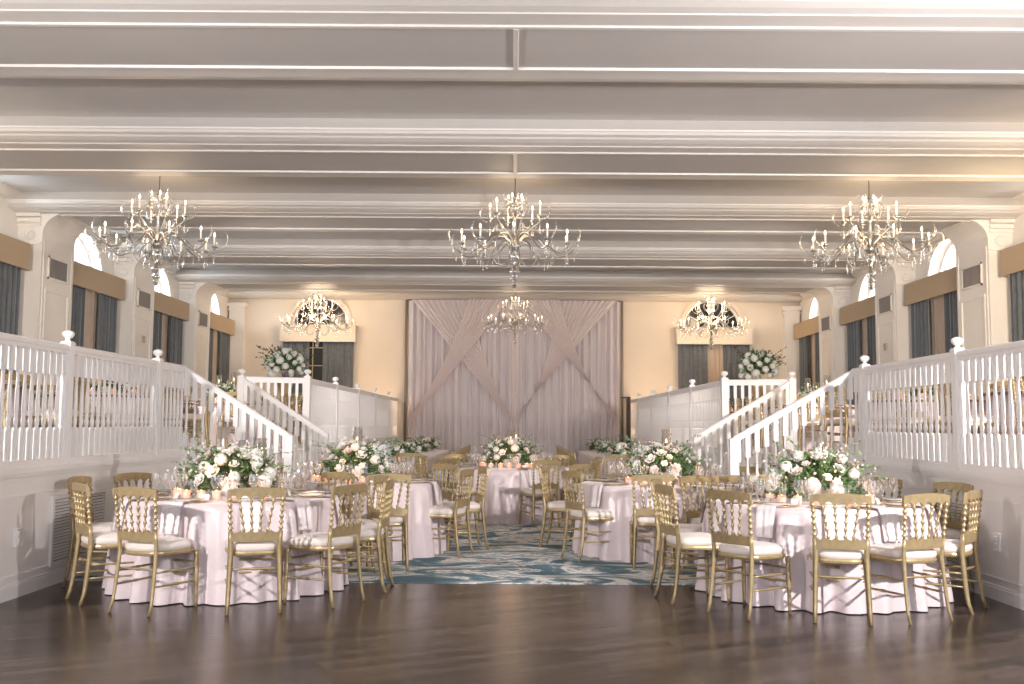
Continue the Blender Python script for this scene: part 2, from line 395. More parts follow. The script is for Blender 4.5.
# ------------------------------------------------------------------ piers
for s in (-1, 1):
    for k, c in enumerate(CTR):
        if c > YB-.5 or c < 6: continue
        pts = [(XW, ZD-.05), (XP, ZD-.05), (XP, 4.27)]
        for i in range(1, 9):
            a = PI/2*i/8; pts.append((XP-.33+.33*cos(a), 4.27+.33*sin(a)))
        pts += [(XP-.33, ZC), (XW, ZC)]
        poly = [(s*x, z) for x, z in pts]
        if s < 0: poly = poly[::-1]
        p = struct(MB().prism(poly, 'y', c-.56, c+.56).build('trim_3', 'pier'))
        # panel mouldings on the room face
        mb = MB()
        def strip(y0, y1, z0, z1, d=.02): mb.box(min(s*XP, s*(XP-d)), max(s*XP, s*(XP-d)), y0, y1, z0, z1)
        for (z0, z1) in ((1.25, 3.42),):
            strip(c-.42, c-.37, z0, z1); strip(c+.37, c+.42, z0, z1); strip(c-.42, c+.42, z1, z1+.05); strip(c-.42, c+.42, z0-.05, z0)
        strip(c-.5, c-.47, 1.1, 4.2, .014); strip(c+.47, c+.5, 1.1, 4.2, .014)
        mb.build('panel_mould', 'pier', p)
        # capital mouldings on the front face
        mc = MB()
        for (z0, z1, d) in ((4.40, 4.43, .03), (4.46, 4.52, .05), (4.54, 4.6, .08), (4.12, 4.15, .02)):
            mc.box(min(s*XW, s*(XP+.02)), max(s*XW, s*(XP+.02)), c-.56-d, c-.56, z0, z1)
        mc.build('capital_mould', 'pier', p)
        mt = Matrix.Translation((s*(XW+XP)/2, c-.56, 4.27)) @ Matrix.Rotation(PI/2, 4, 'X')
        MB().lathe([(.085, -.0), (.085, .012), (.065, .02), (.062, .012), (.03, .012), (.02, .018)], 20, mtx=mt).build('roundel', 'pier', p)
        # vent
        ordn = {2: 'second', 3: 'nearest visible', 4: 'nearest visible', 5: 'middle', 6: 'farthest'}
        pier_word = {4: 'nearest', 5: 'middle', 6: 'farthest', 3: 'off-frame near', 2: 'foremost'}[k]
        v = thing('air_grille', 'grey louvred air grille high on the %s %s pier' % (pier_word, side_word[s]), 'vent', (s*XP, c, 3.62))
        fr = MB()
        def vb(mm, y0, y1, z0, z1, d0, d1): mm.box(min(-s*d0, -s*d1), max(-s*d0, -s*d1), y0, y1, z0, z1)
        vb(fr, -.34, .34, 0, .03, 0, .022); vb(fr, -.34, .34, .33, .36, 0, .022); vb(fr, -.34, -.31, 0, .36, 0, .022); vb(fr, .31, .34, 0, .36, 0, .022)
        fr.build('frame', 'pier', v)
        g = MB()
        vb(g, -.31, .31, .03, .33, .0, .004)
        for i in range(14): vb(g, -.30+i*.045, -.285+i*.045, .03, .33, .004, .014)
        g.build('slats', 'grille', v)
# pilasters in the back corners
for s in (-1, 1):
    p = MB(); x0, x1 = sorted((s*(XW-.45), s*(XW-.05)))
    p.box(x0, x1, YB-.14, YB, ZD, 4.6); p.box(x0-.03, x1+.03, YB-.17, YB, 4.4, 4.45); p.box(x0-.05, x1+.05, YB-.2, YB, 4.5, 4.6); p.box(x0-.03, x1+.03, YB-.17, YB, 1, 1.2)
    struct(p.build('trim_4', 'pier'))
# unseen wall behind the camera, window opening invented to admit ambient fill
wf = MB()
for (x0, x1, z0, z1) in ((-XW, XW, -.1, 1.2), (-XW, XW, 3.9, ZC+.05), (-XW, -6, 1.2, 3.9), (6, XW, 1.2, 3.9)): wf.box(x0, x1, Y0-.2, Y0, z0, z1)
for k in range(1, 6): wf.box(-6+k*2-.08, -6+k*2+.08, Y0-.15, Y0-.05, 1.2, 3.9)
struct(wf.build('wall_front', 'pier'))
# small switch plates
for s, c, z in ((-1, CTR[5], 2.95), (1, CTR[5], 2.9)):
    t = thing('thermostat', 'small tan control box on the middle %s pier' % side_word[s], 'thermostat', (s*XP, c, z))
    MB().cbox(min(0, -s*.035), max(0, -s*.035), -.06, .06, 0, .14, .008).build('case', 'valance', t)
    MB().box(min(-s*.035, -s*.039), max(-s*.035, -s*.039), -.04, .04, .07, .12).build('dial_window', 'grille', t)

# ------------------------------------------------------------------ valances and curtains on the side windows
def pleats(fn, L, z0, z1, amp=.05, per=.14, nz=8, seed=0, flare=.3):
    """curtain panel: fn(u, off) -> (x, y); u along 0..L"""
    rr = random.Random(seed); n = max(8, int(L/.014)); ph = [rr.uniform(0, 6) for _ in range(3)]
    def g(i, j):
        u = L*i/(n-1); t = j/(nz-1)
        o = amp*(.7*sin(2*PI*u/per+ph[0]+.6*sin(u*5+ph[1]))+.3*sin(2*PI*u/per*1.7+ph[2]+t*.8))*(1-flare*t)
        x, y = fn(u, o); return (x, y, z0+(z1-z0)*t)
    return MB().grid(n, nz, g)
bay_names = {3: 'nearest', 4: 'second', 5: 'third', 6: 'last'}
for s in (-1, 1):
    for i in range(2, len(CTR)-1):
        a = CTR[i]+.56; b_ = min(CTR[i+1]-.56, YB-.25)
        wd = {2: 'first off-frame', 3: 'nearest visible', 4: 'second', 5: 'third', 6: 'farthest'}[i]
        y0, y1 = a+.10, b_-.17
        v = thing('valance', 'tan boxed valance over the %s window on the %s wall' % (wd, side_word[s]), 'valance', (s*XW, (y0+y1)/2, 3.69))
        L = (y1-y0)/2
        X = lambda d: -s*d
        vb = MB()
        vb.cbox(min(X(.26), X(.29)), max(X(.26), X(.29)), -L, L, 0, .40, .008)
        vb.cbox(min(X(0), X(.262)), max(X(0), X(.262)), -L, -L+.03, 0, .40, .008)
        vb.cbox(min(X(0), X(.262)), max(X(0), X(.262)), L-.03, L, 0, .40, .008)
        vb.box(min(X(0), X(.262)), max(X(0), X(.262)), -L+.02, L-.02, .38, .395)
        vb.build('pelmet', 'valance', v)
        c = thing('window_curtains', 'slate blue curtains with tan sheer at the %s window of the %s wall' % (wd, side_word[s]), 'curtains', (s*XW, (y0+y1)/2, ZD))
        w = y1-y0
        for (u0, lw, mm, nm2, dd, sd) in ((-L+.05, w*.36, 'slate', 'curtain_panel', .17, 1), (L-.05-w*.34, w*.34, 'slate', 'curtain_panel', .17, 2), (-L+w*.3, w*.4, 'sheertan', 'sheer_panel', .07, 3)):
            pleats(lambda u, o, u0=u0, dd=dd: (-s*(dd+o), u0+u), lw, .01, 2.95, .045 if mm == 'slate' else .025, .15 if mm == 'slate' else .1, 6, sd+i*7+s).build(nm2, mm, c)
# back windows
for s, c0 in ((-1, -BX), (1, BX+.1)):
    v = thing('valance', 'plain boxed valance over the %s back wall window' % side_word[s], 'valance', (c0, YB, 3.56))
    vb = MB(); vb.cbox(-1.0, 1.0, -.3, -.27, 0, .46, .008); vb.cbox(-1.0, -.97, -.27, 0, 0, .46, .006); vb.cbox(.97, 1.0, -.27, 0, 0, .46, .006); vb.box(-.98, .98, -.27, 0, .44, .455)
    vb.build('pelmet', 'plaster', v)
    c = thing('window_curtains', 'slate grey curtains parted at the %s back wall window' % side_word[s], 'curtains', (c0, YB, ZD))
    for (u0, lw, sd) in ((-.95, .72 if s < 0 else .78, 4), (.12 if s < 0 else .25, .83 if s < 0 else .7, 5)):
        pleats(lambda u, o, u0=u0: (u0+u, -.17+o), lw, .01, 2.8, .045, .15, 6, sd+s).build('curtain_panel', 'slate', c)
    if s > 0: pleats(lambda u, o: (-.3+u, -.08+o), .7, .01, 2.8, .02, .1, 6, 9).build('sheer_panel', 'sheertan', c)

# ------------------------------------------------------------------ centre drape on the back wall
t = thing('backdrop_drape', 'lilac grey pleated floor length drape hung behind the crossed swags', 'drapery', (0, YB, 0))
W_, ZT = 2.80, 4.69
pleats(lambda u, o: (-W_+u, -.22+o), 2*W_, .01, ZT, .055, .17, 10, 3, flare=.0).build('pleated_panel', 'drape', t)
MB().cbox(-W_-.03, W_+.03, -.24, -.2, ZT-.01, ZT+.03, .006).build('hanging_rail', 'dark', t)
for s in (-1, 1):
    o = tag(MB().cbox(-.028, .028, -.18, -.10, 0, ZT+.02, .006).build('drape_pole', 'dark', None, (s*(W_+.07), YB, 0)), 'dark upright pole at the %s edge of the centre drape' % side_word[s], 'pole')
    MB().cbox(-.12, .12, -.26, -.05, 0, .02, .005).build('foot_plate', 'dark', o)
def swag(xa, xb, tie, ly, sag, seed, label, tail=None):
    rr = random.Random(seed); n = 90; nz = 26; tx, tz = tie; ph = rr.uniform(0, 6)
    nf = 11
    def g(i, j):
        u = i/(n-1); t_ = j/(nz-1)
        x0 = xa+(xb-xa)*u; z0 = ZT
        # narrow bundle at the tie
        d = Vector((tx-(xa+xb)/2, tz-ZT)).normalized(); nx, nz_ = -d.y, d.x
        sgn = 1 if (xb-xa) > 0 else -1
        w = .12*(u-.5)*sgn
        x1 = tx+nx*w*sgn; z1 = tz+nz_*w*sgn
        e = t_; eg = 1-(1-t_)**1.75; xc_ = (xa+xb)/2
        x = xc_+(tx-xc_)*e+(x0-xc_)*(1-eg)+(x1-tx)*eg; z = z0+(z1-z0)*e
        # gravity sag towards the centre of the width
        sg = sin(PI*e)
        z -= sag*sg*(.35+.65*(u if (tx-x0) > 0 else 1-u)) if False else sag*sg*.6
        y = -ly - -.022*sin(2*PI*nf*u+ph+.5*sin(u*9))*(1-.5*e) - .03*sg
        return (x, y, z)
    o = MB().grid(n, nz, g).build('swag', 'swag', None, (0, YB, 0)); return tag(o, label, 'drapery')
CT = (0.02, 1.52)
swag(-2.72, -1.15, (CT[0]-.05, CT[1]), .34, .25, 1, 'chiffon swag from top left corner down to the centre tie')
swag(2.72, 1.15, (CT[0]+.05, CT[1]), .34, .25, 2, 'chiffon swag from top right corner down to the centre tie')
swag(-1.2, -.12, (-2.62, 1.62), .46, .22, 3, 'chiffon swag crossing over to the tie at left edge')
swag(1.2, .12, (2.62, 1.62), .46, .22, 4, 'chiffon swag crossing over to the tie at right edge')
for s in (-1, 1):
    def g(i, j):
        u = i/39; t_ = j/11; w = (.07+.42*t_**.7)
        return (s*(2.66-.0*t_)+(u-.5)*w*-s*1.0 - s*.12*t_, -.42-.03*sin(u*26+s)-.02*t_, 1.64*(1-t_)+.01)
    tag(MB().grid(40, 12, g).build('swag_tail', 'swag', None, (0, YB, 0)), 'gathered chiffon tail falling to the floor at the %s drape edge' % side_word[s], 'drapery')
def g(i, j):
    u = i/29; t_ = j/7; return ((u-.5)*.26, -.30-.02*sin(u*24), ZT-.1-(ZT-.1-.01)*t_)
tag(MB().grid(30, 8, g).build('centre_fall', 'swag', None, (0, YB, 0)), 'straight chiffon fall hanging down the middle of the drape', 'drapery')
# slim column loudspeaker right of the drape
t = thing('column_speaker', 'slim dark column loudspeaker by the right drape edge', 'speaker', (2.965, YB-.75, 0))
MB().cbox(-.1, .1, -.2, .2, 0, .35, .02).build('base_unit', 'black', t); MB().cbox(-.05, .05, -.06, .06, .35, 2.15, .01).build('column', 'black', t)
MB().tube([(-.2, 0, 2.13), (.0, 0, 2.13)], .02, 6).build('top_arm', 'black', t)

# ------------------------------------------------------------------ railings
def sq_lathe(mb, x, y, prof, kinds):
    pass
def baluster_mesh(h, name='baluster', topb=.20, botb=.27, w=.0195):
    mb = MB()
    mb.box(-w, w, -w, w, 0, botb)
    pr = [(.021, botb), (.012, botb+.012), (.017, botb+.03), (.020, botb+.06), (.013, botb+.10), (.019, botb+.112), (.013, botb+.125), (.019, botb+.14)]
    zt = h-topb
    pr += [(.0185, botb+.17), (.0165, botb+.17+(zt-botb-.17)*.45), (.0115, zt-.035), (.017, zt-.025), (.012, zt-.012), (.021, zt)]
    mb.lathe(pr, 10, cap=False); mb.box(-w, w, -w, w, zt, h)
    return mb.mesh(name)
BAL = baluster_mesh(.93); BAL.materials.append(M['white'])
BALS = baluster_mesh(1.0, 'baluster', .26, .3, .027); BALS.materials.append(M['white'])
def newel_mesh(h):
    mb = MB(); w = .045
    mb.cbox(-w, w, -w, w, 0, h, .006)
    return mb.mesh('newel_post')
def finial_mesh():
    mb = MB(); mb.box(-.06, .06, -.06, .06, 0, .02); mb.box(-.05, .05, -.05, .05, .02, .035)
    mb.lathe([(.04, .035), (.022, .05), (.02, .062), (.045, .075), (.062, .10), (.064, .12), (.05, .14), (.02, .152), (.0, .155)], 14, cap=False)
    return mb.mesh('finial')
CAPM = MB().cbox(-.056, .056, -.056, .056, -.06, -.035, .008).cbox(-.045, .045, -.045, .045, -.03, .012, .012).mesh('newel_cap'); CAPM.materials.append(M['white'])
NEW = newel_mesh(1.055); FIN = finial_mesh(); NEW.materials.append(M['white']); FIN.materials.append(M['white'])
NEWS = newel_mesh(1.12); NEWS.materials.append(M['white'])
def railing(label, p0, p1, z0, z1, n, post0=True, post1=False, stair=False, group=None):
    """p0->p1 plan points; z0,z1 walking level"""
    v = Vector((p1[0]-p0[0], p1[1]-p0[1], 0)); L = v.length; ang = math.atan2(v.y, v.x); slope = (z1-z0)/L
    t = thing('railing', label, 'railing', (p0[0], p0[1], z0), ang, group)
    def sl(mb_, y0, y1, a, b_, c=.008):
        # sloped bar with chamfered upper edges
        pts = [(y0, a), (y1, a), (y1, b_-c), (y1-c, b_), (y0+c, b_), (y0, b_-c)]
        vs = [(0, y, z) for y, z in pts]+[(L, y, z+slope*L) for y, z in pts]; k = len(pts)
        mb_.add(vs, [tuple(range(k))[::-1], tuple(range(k, 2*k))]+[(i, (i+1) % k, k+(i+1) % k, k+i) for i in range(k)])
    hr = MB(); sl(hr, -.035, .035, 1.035, 1.085, .015); sl(hr, -.022, .022, 1.0, 1.036, .002); hr.build('handrail', 'white', t)
    br_ = MB()
    if stair: sl(br_, -.03, .03, -.30, .0 + .02, .004)
    else: sl(br_, -.032, .032, .03, .09, .006)
    br_.build('closed_string' if stair else 'bottom_rail', 'white', t)
    for i in range(n):
        x = L*(i+.5)/n + (0 if not post0 else .02)
        b_ = link('baluster', BALS if stair else BAL, None, t); b_.location = (x, 0, (.015 if stair else .08)+slope*x)
    for k, on in ((0, post0), (1, post1)):
        if on:
            np_ = link('newel_post', NEWS if stair else NEW, None, t); np_.location = (L*k, 0, slope*L*k - (.06 if stair else -.03))
            fn = link('finial', FIN if not (stair and k) else CAPM, None, np_); fn.location = (0, 0, 1.12 if stair else 1.055); fn.scale = (.84,)*3
    return t
for s in (-1, 1):
    sw = side_word[s]; ys0, ys1, xb = STAIR[s]
    posts = ([6.58, 8.82, 11.06] if s < 0 else [6.5, 8.89, 11.25]); xe = s*(XD-.0)
    n_ = 18
    railing('white turned baluster railing on %s balcony edge, section cut by the frame' % sw, (xe, posts[0]), (xe, posts[1]), ZD, ZD, 19)
    railing('white turned baluster railing on %s balcony edge, second section from the camera' % sw, (xe, posts[1]), (xe, posts[2]), ZD, ZD, 18)
    railing('short white railing section ending at top of the near %s stair rail' % sw, (xe, posts[2]), (xe, ys0), ZD, ZD, 7 if s < 0 else 3)
    railing('near sloping white stair railing of the %s stairs' % sw, (xe, ys0), (s*xb, ys0), ZD, ZD-.80, 13, post0=False, post1=True, stair=True)
    railing('far sloping white stair railing of the %s stairs' % sw, (xe, ys1), (s*(xb+.05), ys1), ZD, ZD-.80, 13, post0=True, post1=True, stair=True)
    railing('white cross railing at the front of the %s rear balcony' % sw, (xe, ys1+.06), (s*XR, ys1+.45), ZD, ZD, 9, post0=False)
    yy = [ys1+.45, 17.3, 19.75, 22.2, 24.6, YB-.05]
    wds = ['first', 'second', 'third', 'fourth', 'last']
    for k in range(5):
        n_ = max(4, int((yy[k+1]-yy[k])/.122))
        railing('white railing along %s rear balcony, %s section from the stairs' % (sw, wds[k]), (s*XR, yy[k]), (s*XR, yy[k+1]), ZD, ZD, n_)
    # stairs
    st = thing('stairs', 'white painted stairs descending from the %s balcony to the carpet' % sw, 'stairs', (xe, (ys0+ys1)/2, 0))
    tm = MB(); rm = MB(); hw = (ys1-ys0)/2-.04; N = 6; run = (XD-xb)/(N-1)
    for i in range(N-1):
        z = ZD-ZD/N*(i+1); x0, x1 = -s*run*i, -s*run*(i+1)
        tm.box(min(x0, x1)-.012, max(x0, x1)+.012, -hw, hw, z-.03, z)
        rm.box(min(x0, x1), max(x0, x1), -hw+.01, hw-.01, 0 if i < 9 else 0, z-.03)
    tm.build('tread', 'oak', st); rm.build('riser_block', 'white', st)

# low louvred return vents and wall outlets on the balcony walls
def louvre(s, y0, y1, label):
    v = thing('return_vent', label, 'vent', (s*XD, (y0+y1)/2, .165)); L = (y1-y0)/2; H = .6
    def vb(mm, a, b_, z0, z1, d0, d1): mm.box(min(-s*d0, -s*d1), max(-s*d0, -s*d1), a, b_, z0, z1)
    fr = MB(); vb(fr, -L, L, 0, .035, 0.001, .025); vb(fr, -L, L, H-.035, H, 0.001, .025); vb(fr, -L, -L+.035, .035, H-.035, 0.001, .0245); vb(fr, L-.035, L, .035, H-.035, 0.001, .0245); vb(fr, -.012, .012, .035, H-.035, 0.001, .0245)
    fr.build('frame', 'white', v)
    bk = MB(); vb(bk, -L+.02, L-.02, .02, H-.02, 0, .003); bk.build('recess', 'vent_dark', v)
    sl = MB()
    for i in range(19):
        z = .045+i*(H-.08)/19
        sl.add([(-s*.004, -L+.03, z+.017), (-s*.02, -L+.03, z), (-s*.02, L-.03, z), (-s*.004, L-.03, z+.017), (-s*.004, -L+.03, z+.02), (-s*.02, -L+.03, z+.005), (-s*.02, L-.03, z+.005), (-s*.004, L-.03, z+.02)], [(0, 1, 2, 3), (7, 6, 5, 4), (1, 5, 6, 2), (0, 3, 7, 4)])
    sl.build('louvre_slats', 'white', v)
louvre(-1, 8.62, 9.75, 'white louvred vent low in the left balcony wall behind gold chairs')
louvre(1, 8.75, 9.75, 'white louvred vent low in the right balcony wall behind gold chairs')
for s, y in ((-1, 8.06), (1, 8.25)):
    v = thing('wall_outlet', 'white duplex outlet plate on the %s balcony wall' % side_word[s], 'outlet', (s*(XD), y, .40))
    MB().cbox(min(0, -s*.02), max(0, -s*.02), -.05, .05, 0, .15, .005).build('cover_plate', 'card', v)
    for dz in (.03, .085): MB().cbox(min(-s*.018, -s*.028), max(-s*.018, -s*.028), -.02, .02, dz, dz+.035, .003).build('socket', 'card', v)

# ------------------------------------------------------------------ chair
def spindle_profile(L, r=.011, n=5):
    pr = [(r*.75, 0)]
    for k in range(n):
        z = L*(k+.5)/n; d = L/n*.3
        pr += [(r*.62, z-d), (r*1.2, z-d*.3), (r*1.2, z+d*.3), (r*.62, z+d)]
    pr += [(r*.8, L)]; return pr
def lathe_between(mb, p0, p1, prof_fn, n=8):
    p0, p1 = Vector(p0), Vector(p1); d = p1-p0; L = d.length
    q = Vector((0, 0, 1)).rotation_difference(d).to_matrix().to_4x4(); mt = Matrix.Translation(p0) @ q
    mb.lathe(prof_fn(L), n, mtx=mt)
def make_chair():
    t = thing('banquet_chair', '', 'chair')
    # seat faces +Y ; back at -Y
    def yb(z): # rear stile line
        if z < .46: k = z/.46; return -.262+.067*k**.55
        return -.195-(z-.46)*.115
    def xb_(z):
        if z < .46: return .190-.015*(z/.46)
        return .175+.02*(z-.46)/.46
    for s in (-1, 1):
        # sabre rear leg up to the back rail
        zs = [0, .08, .18, .28, .38, .46, .54, .60]
        mb = MB(); mb.tube([(s*xb_(z), yb(z), z) for z in zs], [.0145, .016, .0175, .019, .02, .021, .019, .017], 4)
        mb.build('rear_leg', 'gold', t)
        mb = MB(); lathe_between(mb, (s*xb_(.6), yb(.6), .6), (s*xb_(.86), yb(.86), .86), lambda L: spindle_profile(L, .0155, 6))
        mb.build('back_post', 'gold', t)
        mb = MB(); lathe_between(mb, (s*.212, .205, 0), (s*.208, .195, .425), lambda L: [(.011, 0), (.013, .05), (.0165, .2), (.019, .30), (.013, .315), (.019, .325), (.014, .34), (.021, .355), (.014, .37), (.02, .39), (.021, .425)])
        mb.build('front_leg', 'gold', t)
    # crest rail with five scallops
    def rail(zb, ztop, W, scal, up, name, arch):
        mb = MB(); n = 50; th = .011
        pts = []
        for i in range(n+1):
            u = i/n; x = (u-.5)*2*W
            sc = abs(sin(PI*5*u))**.75
            zt = ztop + arch*(1-abs(2*u-1)**2.4); z0 = zb
            if up: zt += -scal*(sc)+scal*.3
            else: z0 = zb + scal*sc
            zc = (z0+zt)/2; curve = -.018*(1-(2*u-1)**2)
            for (z, dy) in ((z0, -th), (z0, th), (zt, th), (zt, -th)):
                pts.append((x, yb(z)+dy+curve, z))
        fs = [(0, 1, 2, 3), (n*4+3, n*4+2, n*4+1, n*4)]
        for i in range(n):
            for k in range(4): l = (k+1) % 4; fs.append((i*4+l, i*4+k, i*4+4+k, i*4+4+l))
        mb.add(pts, fs); return mb.build(name, 'gold', t)
    rail(.826, .908, .212, .038, False, 'crest_rail', .018)
    rail(.525, .605, .185, .022, True, 'lower_back_rail', 0)
    for k in range(4):
        mb = MB(); x0 = (k-1.5)*.055; x1 = (k-1.5)*.084
        c = -.016
        lathe_between(mb, (x0, yb(.585)+c, .585), (x1, yb(.85)+c, .85), lambda L: spindle_profile(L, .0115, 5), 7)
        mb.build('spindle', 'gold', t)
    # seat frame: rounded trapezoid
    def outline(g, n=32):
        pts = []
        for i in range(n):
            a = 2*PI*i/n; cx_, sy_ = cos(a), sin(a)
            k = (abs(cx_)**4+abs(sy_)**4)**-.25
            w = (.206 + .030*sy_)*(1+g); h = .212*(1+g)
            pts.append((cx_*k*w, sy_*k*h+.01))
        return pts
    mb = MB(); vs = []; prof = [(-.04, .415), (0, .42), (.015, .435), (0, .448), (-.04, .452)]
    n = 32
    for g, z in prof: vs += [(x, y, z) for x, y in outline(g)]
    fs = [tuple(reversed(range(n))), tuple(range(4*n, 5*n))]+[(k*n+i, k*n+(i+1) % n, k*n+n+(i+1) % n, k*n+n+i) for k in range(4) for i in range(n)]
    mb.add(vs, fs); mb.build('seat_frame', 'gold', t)
    mb = MB(); vs = []; prof = [(-.05, .45), (-.012, .458), (.012, .474), (-.01, .495), (-.09, .510), (-.3, .520), (-.7, .524)]
    for g, z in prof: vs += [(x, y, z) for x, y in outline(g)]
    K = len(prof)
    mb.add(vs, [tuple(range((K-1)*n, K*n))]+[(k*n+i, k*n+(i+1) % n, k*n+n+(i+1) % n, k*n+n+i) for k in range(K-1) for i in range(n)], True)
    mb.build('cushion', 'cushion', t)
    def st(p0, p1):
        mb = MB(); lathe_between(mb, p0, p1, lambda L: [(.006, 0), (.009, L*.2), (.0085, L*.42), (.0125, L*.46), (.0125, L*.54), (.0085, L*.58), (.009, L*.8), (.006, L)], 6)
        mb.build('stretcher', 'gold', t)
    for s in (-1, 1):
        for z in (.20, .30): st((s*.210, .2, z), (s*xb_(z), yb(z)+.015, z))
    for z in (.24, .34): st((-.21, .2, z), (.21, .2, z))
    st((-xb_(.32), yb(.32)+.015, .32), (xb_(.32), yb(.32)+.015, .32))
    return t
CH = Proto(make_chair())

# ------------------------------------------------------------------ table, cloths
def make_table():
    t = thing('round_table', '', 'table')
    MB().lathe([(.88, .72), (.90, .725), (.90, .745), (.88, .75)], 48).build('tabletop', 'oak', t)
    for a in (45, 135, 225, 315):
        x, y = .5*cos(R(a)), .5*sin(R(a)); MB().tube([(x, y, 0), (x*.9, y*.9, .73)], .016, 6).build('leg', 'grille', t)
    return t
TB = Proto(make_table())
def cloth(cx, cy, r0, H, seed, label, mt='cloth', flare=.055, puddle=0, nf=23, z0=0):
    rr = random.Random(seed); n = 288; A = [(rr.uniform(0, 6.28), rr.uniform(.6, 1)) for _ in range(6)]
    def fold(a):
        w = a*nf + .9*sin(2*a+A[0][0]) + .7*sin(3*a+A[1][0])
        v = sin(w); v = (abs(v)**.8)*(1 if v > 0 else -1)
        return v*(.65+.35*sin(a*4+A[2][0])) + .25*sin(a*nf*.5+A[3][0])
    rings = [(0, H, 0), (r0*.5, H, 0), (r0*.9, H, 0), (r0*.985, H-.001, 0), (r0*1.0, H-.008, 0), (r0+.012, H-.025, .04), (r0+.018, H-.06, .14)]
    for k in range(1, 13):
        q = k/12; rings.append((r0+.02+flare*q*.8, (H-.06)*(1-q)+.008, (.18+.82*q**.7)))
    if puddle: rings += [(r0+.03+flare+puddle*.5, .012, 1.3), (r0+.04+flare+puddle, .006, 1.5)]
    vs = []
    def g(i, j):
        r, z, f = rings[j]; a = 2*PI*i/n
        rr_ = r + f*(.074*fold(a)+.012*sin(a*37+A[4][0]))*(1 if r > .1 else 0)
        zz = z
        if puddle and j == len(rings)-2: zz = .008+.03*max(0, sin(a*23+A[5][0]))
        return (rr_*cos(a), rr_*sin(a), zz)
    o = MB().grid(n, len(rings), g, closed=True).build('tablecloth', mt, None, (cx, cy, z0))
    return tag(o, label, 'tablecloth')

# flower parts ----------------------------------------------------
def rose_mesh(seed):
    rr = random.Random(seed); mb = MB()
    for ring, (n, r, tilt, sz) in enumerate(((3, .004, 5, .018), (4, .010, 18, .022), (5, .018, 38, .026), (6, .026, 62, .029))):
        for k in range(n):
            a0 = 2*PI*k/n+ring*.7+rr.uniform(-.15, .15); w = 2*PI/n*.72
            def g(i, j):
                u = (i/4-.5)*2; v = j/3
                rad = r+sz*v*sin(R(tilt)) + .004*v*v*ring; z = sz*1.15*v*cos(R(tilt)) + .012 - ring*.004 + .003*(1-u*u)*v
                a = a0+u*w*(.75+.25*sin(PI*v)); k2 = (1-.25*u*u*v)
                return (rad*cos(a)*k2, rad*sin(a)*k2, z*k2)
            mb.grid(5, 4, g)
    mb.lathe([(.003, 0), (.016, .004), (.02, .014), (.012, .022)], 8)
    return mb.mesh('rose')
def hydrangea_mesh(seed, R_=.055, n=70):
    rr = random.Random(seed); mb = MB(); mb.lathe([(R_*.8*sin(PI*k/6), -R_*.8*cos(PI*k/6)) for k in range(7)], 10, cap=False)
    for k in range(n):
        z = 1-1.75*(k+.5)/n; a = k*2.39996; q = math.sqrt(1-z*z)
        nrm = Vector((q*cos(a), q*sin(a), z)); c = nrm*R_*rr.uniform(.92, 1.06)
        u = nrm.orthogonal().normalized(); u.rotate(Matrix.Rotation(rr.uniform(0, 3), 3, nrm)); v = nrm.cross(u); p = .0155*R_/.055
        for d in (u, v, -u, -v):
            e = nrm.cross(d)
            mb.add([c, c+d*p*.6+e*p*.5+nrm*p*.3, c+d*p*1.15+nrm*p*.1, c+d*p*.6-e*p*.5+nrm*p*.3], [(0, 1, 2, 3)], True)
    return mb.mesh('hydrangea')
ROSES = [rose_mesh(i) for i in range(3)]; BLUSH = [rose_mesh(i+5) for i in range(2)]
for r_ in ROSES: r_.materials.append(M['rose'])
for r_ in BLUSH: r_.materials.append(M['blush'])
HYD = [hydrangea_mesh(1)]; HYD[0].materials.append(M['hydr'])
HYDBIG = [hydrangea_mesh(2, .085, 90)]; HYDBIG[0].materials.append(M['hydr'])

def leaf(mb, p, d, L, w, rr):
    d = d.normalized(); s_ = d.cross(Vector((rr.uniform(-1, 1), rr.uniform(-1, 1), rr.uniform(.2, 1)))).normalized(); n = d.cross(s_)
    a = p; b1 = p+d*L*.35+s_*w; b2 = p+d*L*.35-s_*w; m1 = p+d*L*.4-n*w*.35; e = p+d*L-n*L*.12
    c1 = p+d*L*.7+s_*w*.7-n*L*.05; c2 = p+d*L*.7-s_*w*.7-n*L*.05; m2 = p+d*L*.72-n*w*.4-n*L*.05
    mb.add([a, b1, m1, b2, c1, m2, c2, e], [(0, 1, 2), (0, 2, 3), (1, 4, 5, 2), (2, 5, 6, 3), (4, 7, 5), (5, 7, 6)], True)
def foliage_mesh(seed, rx, ry, rz, z0, n, leafL=.05, w=.35):
    rr = random.Random(seed); mb = MB()
    for k in range(n):
        a = rr.uniform(0, 2*PI); e = rr.uniform(-.25, 1.35)
        d = Vector((cos(a)*cos(e), sin(a)*cos(e), sin(e)))
        st_ = Vector((0, 0, z0)); end = st_+Vector((d.x*rx, d.y*ry, d.z*rz))*rr.uniform(.75, 1.12)
        mid = (st_+end)/2+Vector((0, 0, .03))
        if k % 3 == 0: mb.tube([st_, mid, end], .0018, 3, cap=False)
        for q in range(5):
            t_ = .55+.5*q/5; p = st_.lerp(end, t_)+Vector((rr.gauss(0, .012), rr.gauss(0, .012), rr.gauss(0, .012)))
            dd = (end-st_).normalized()+Vector((rr.gauss(0, .6), rr.gauss(0, .6), rr.gauss(0, .5)))
            leaf(mb, p, dd, leafL*rr.uniform(.7, 1.3), leafL*w*rr.uniform(.6, 1), rr)
    return mb
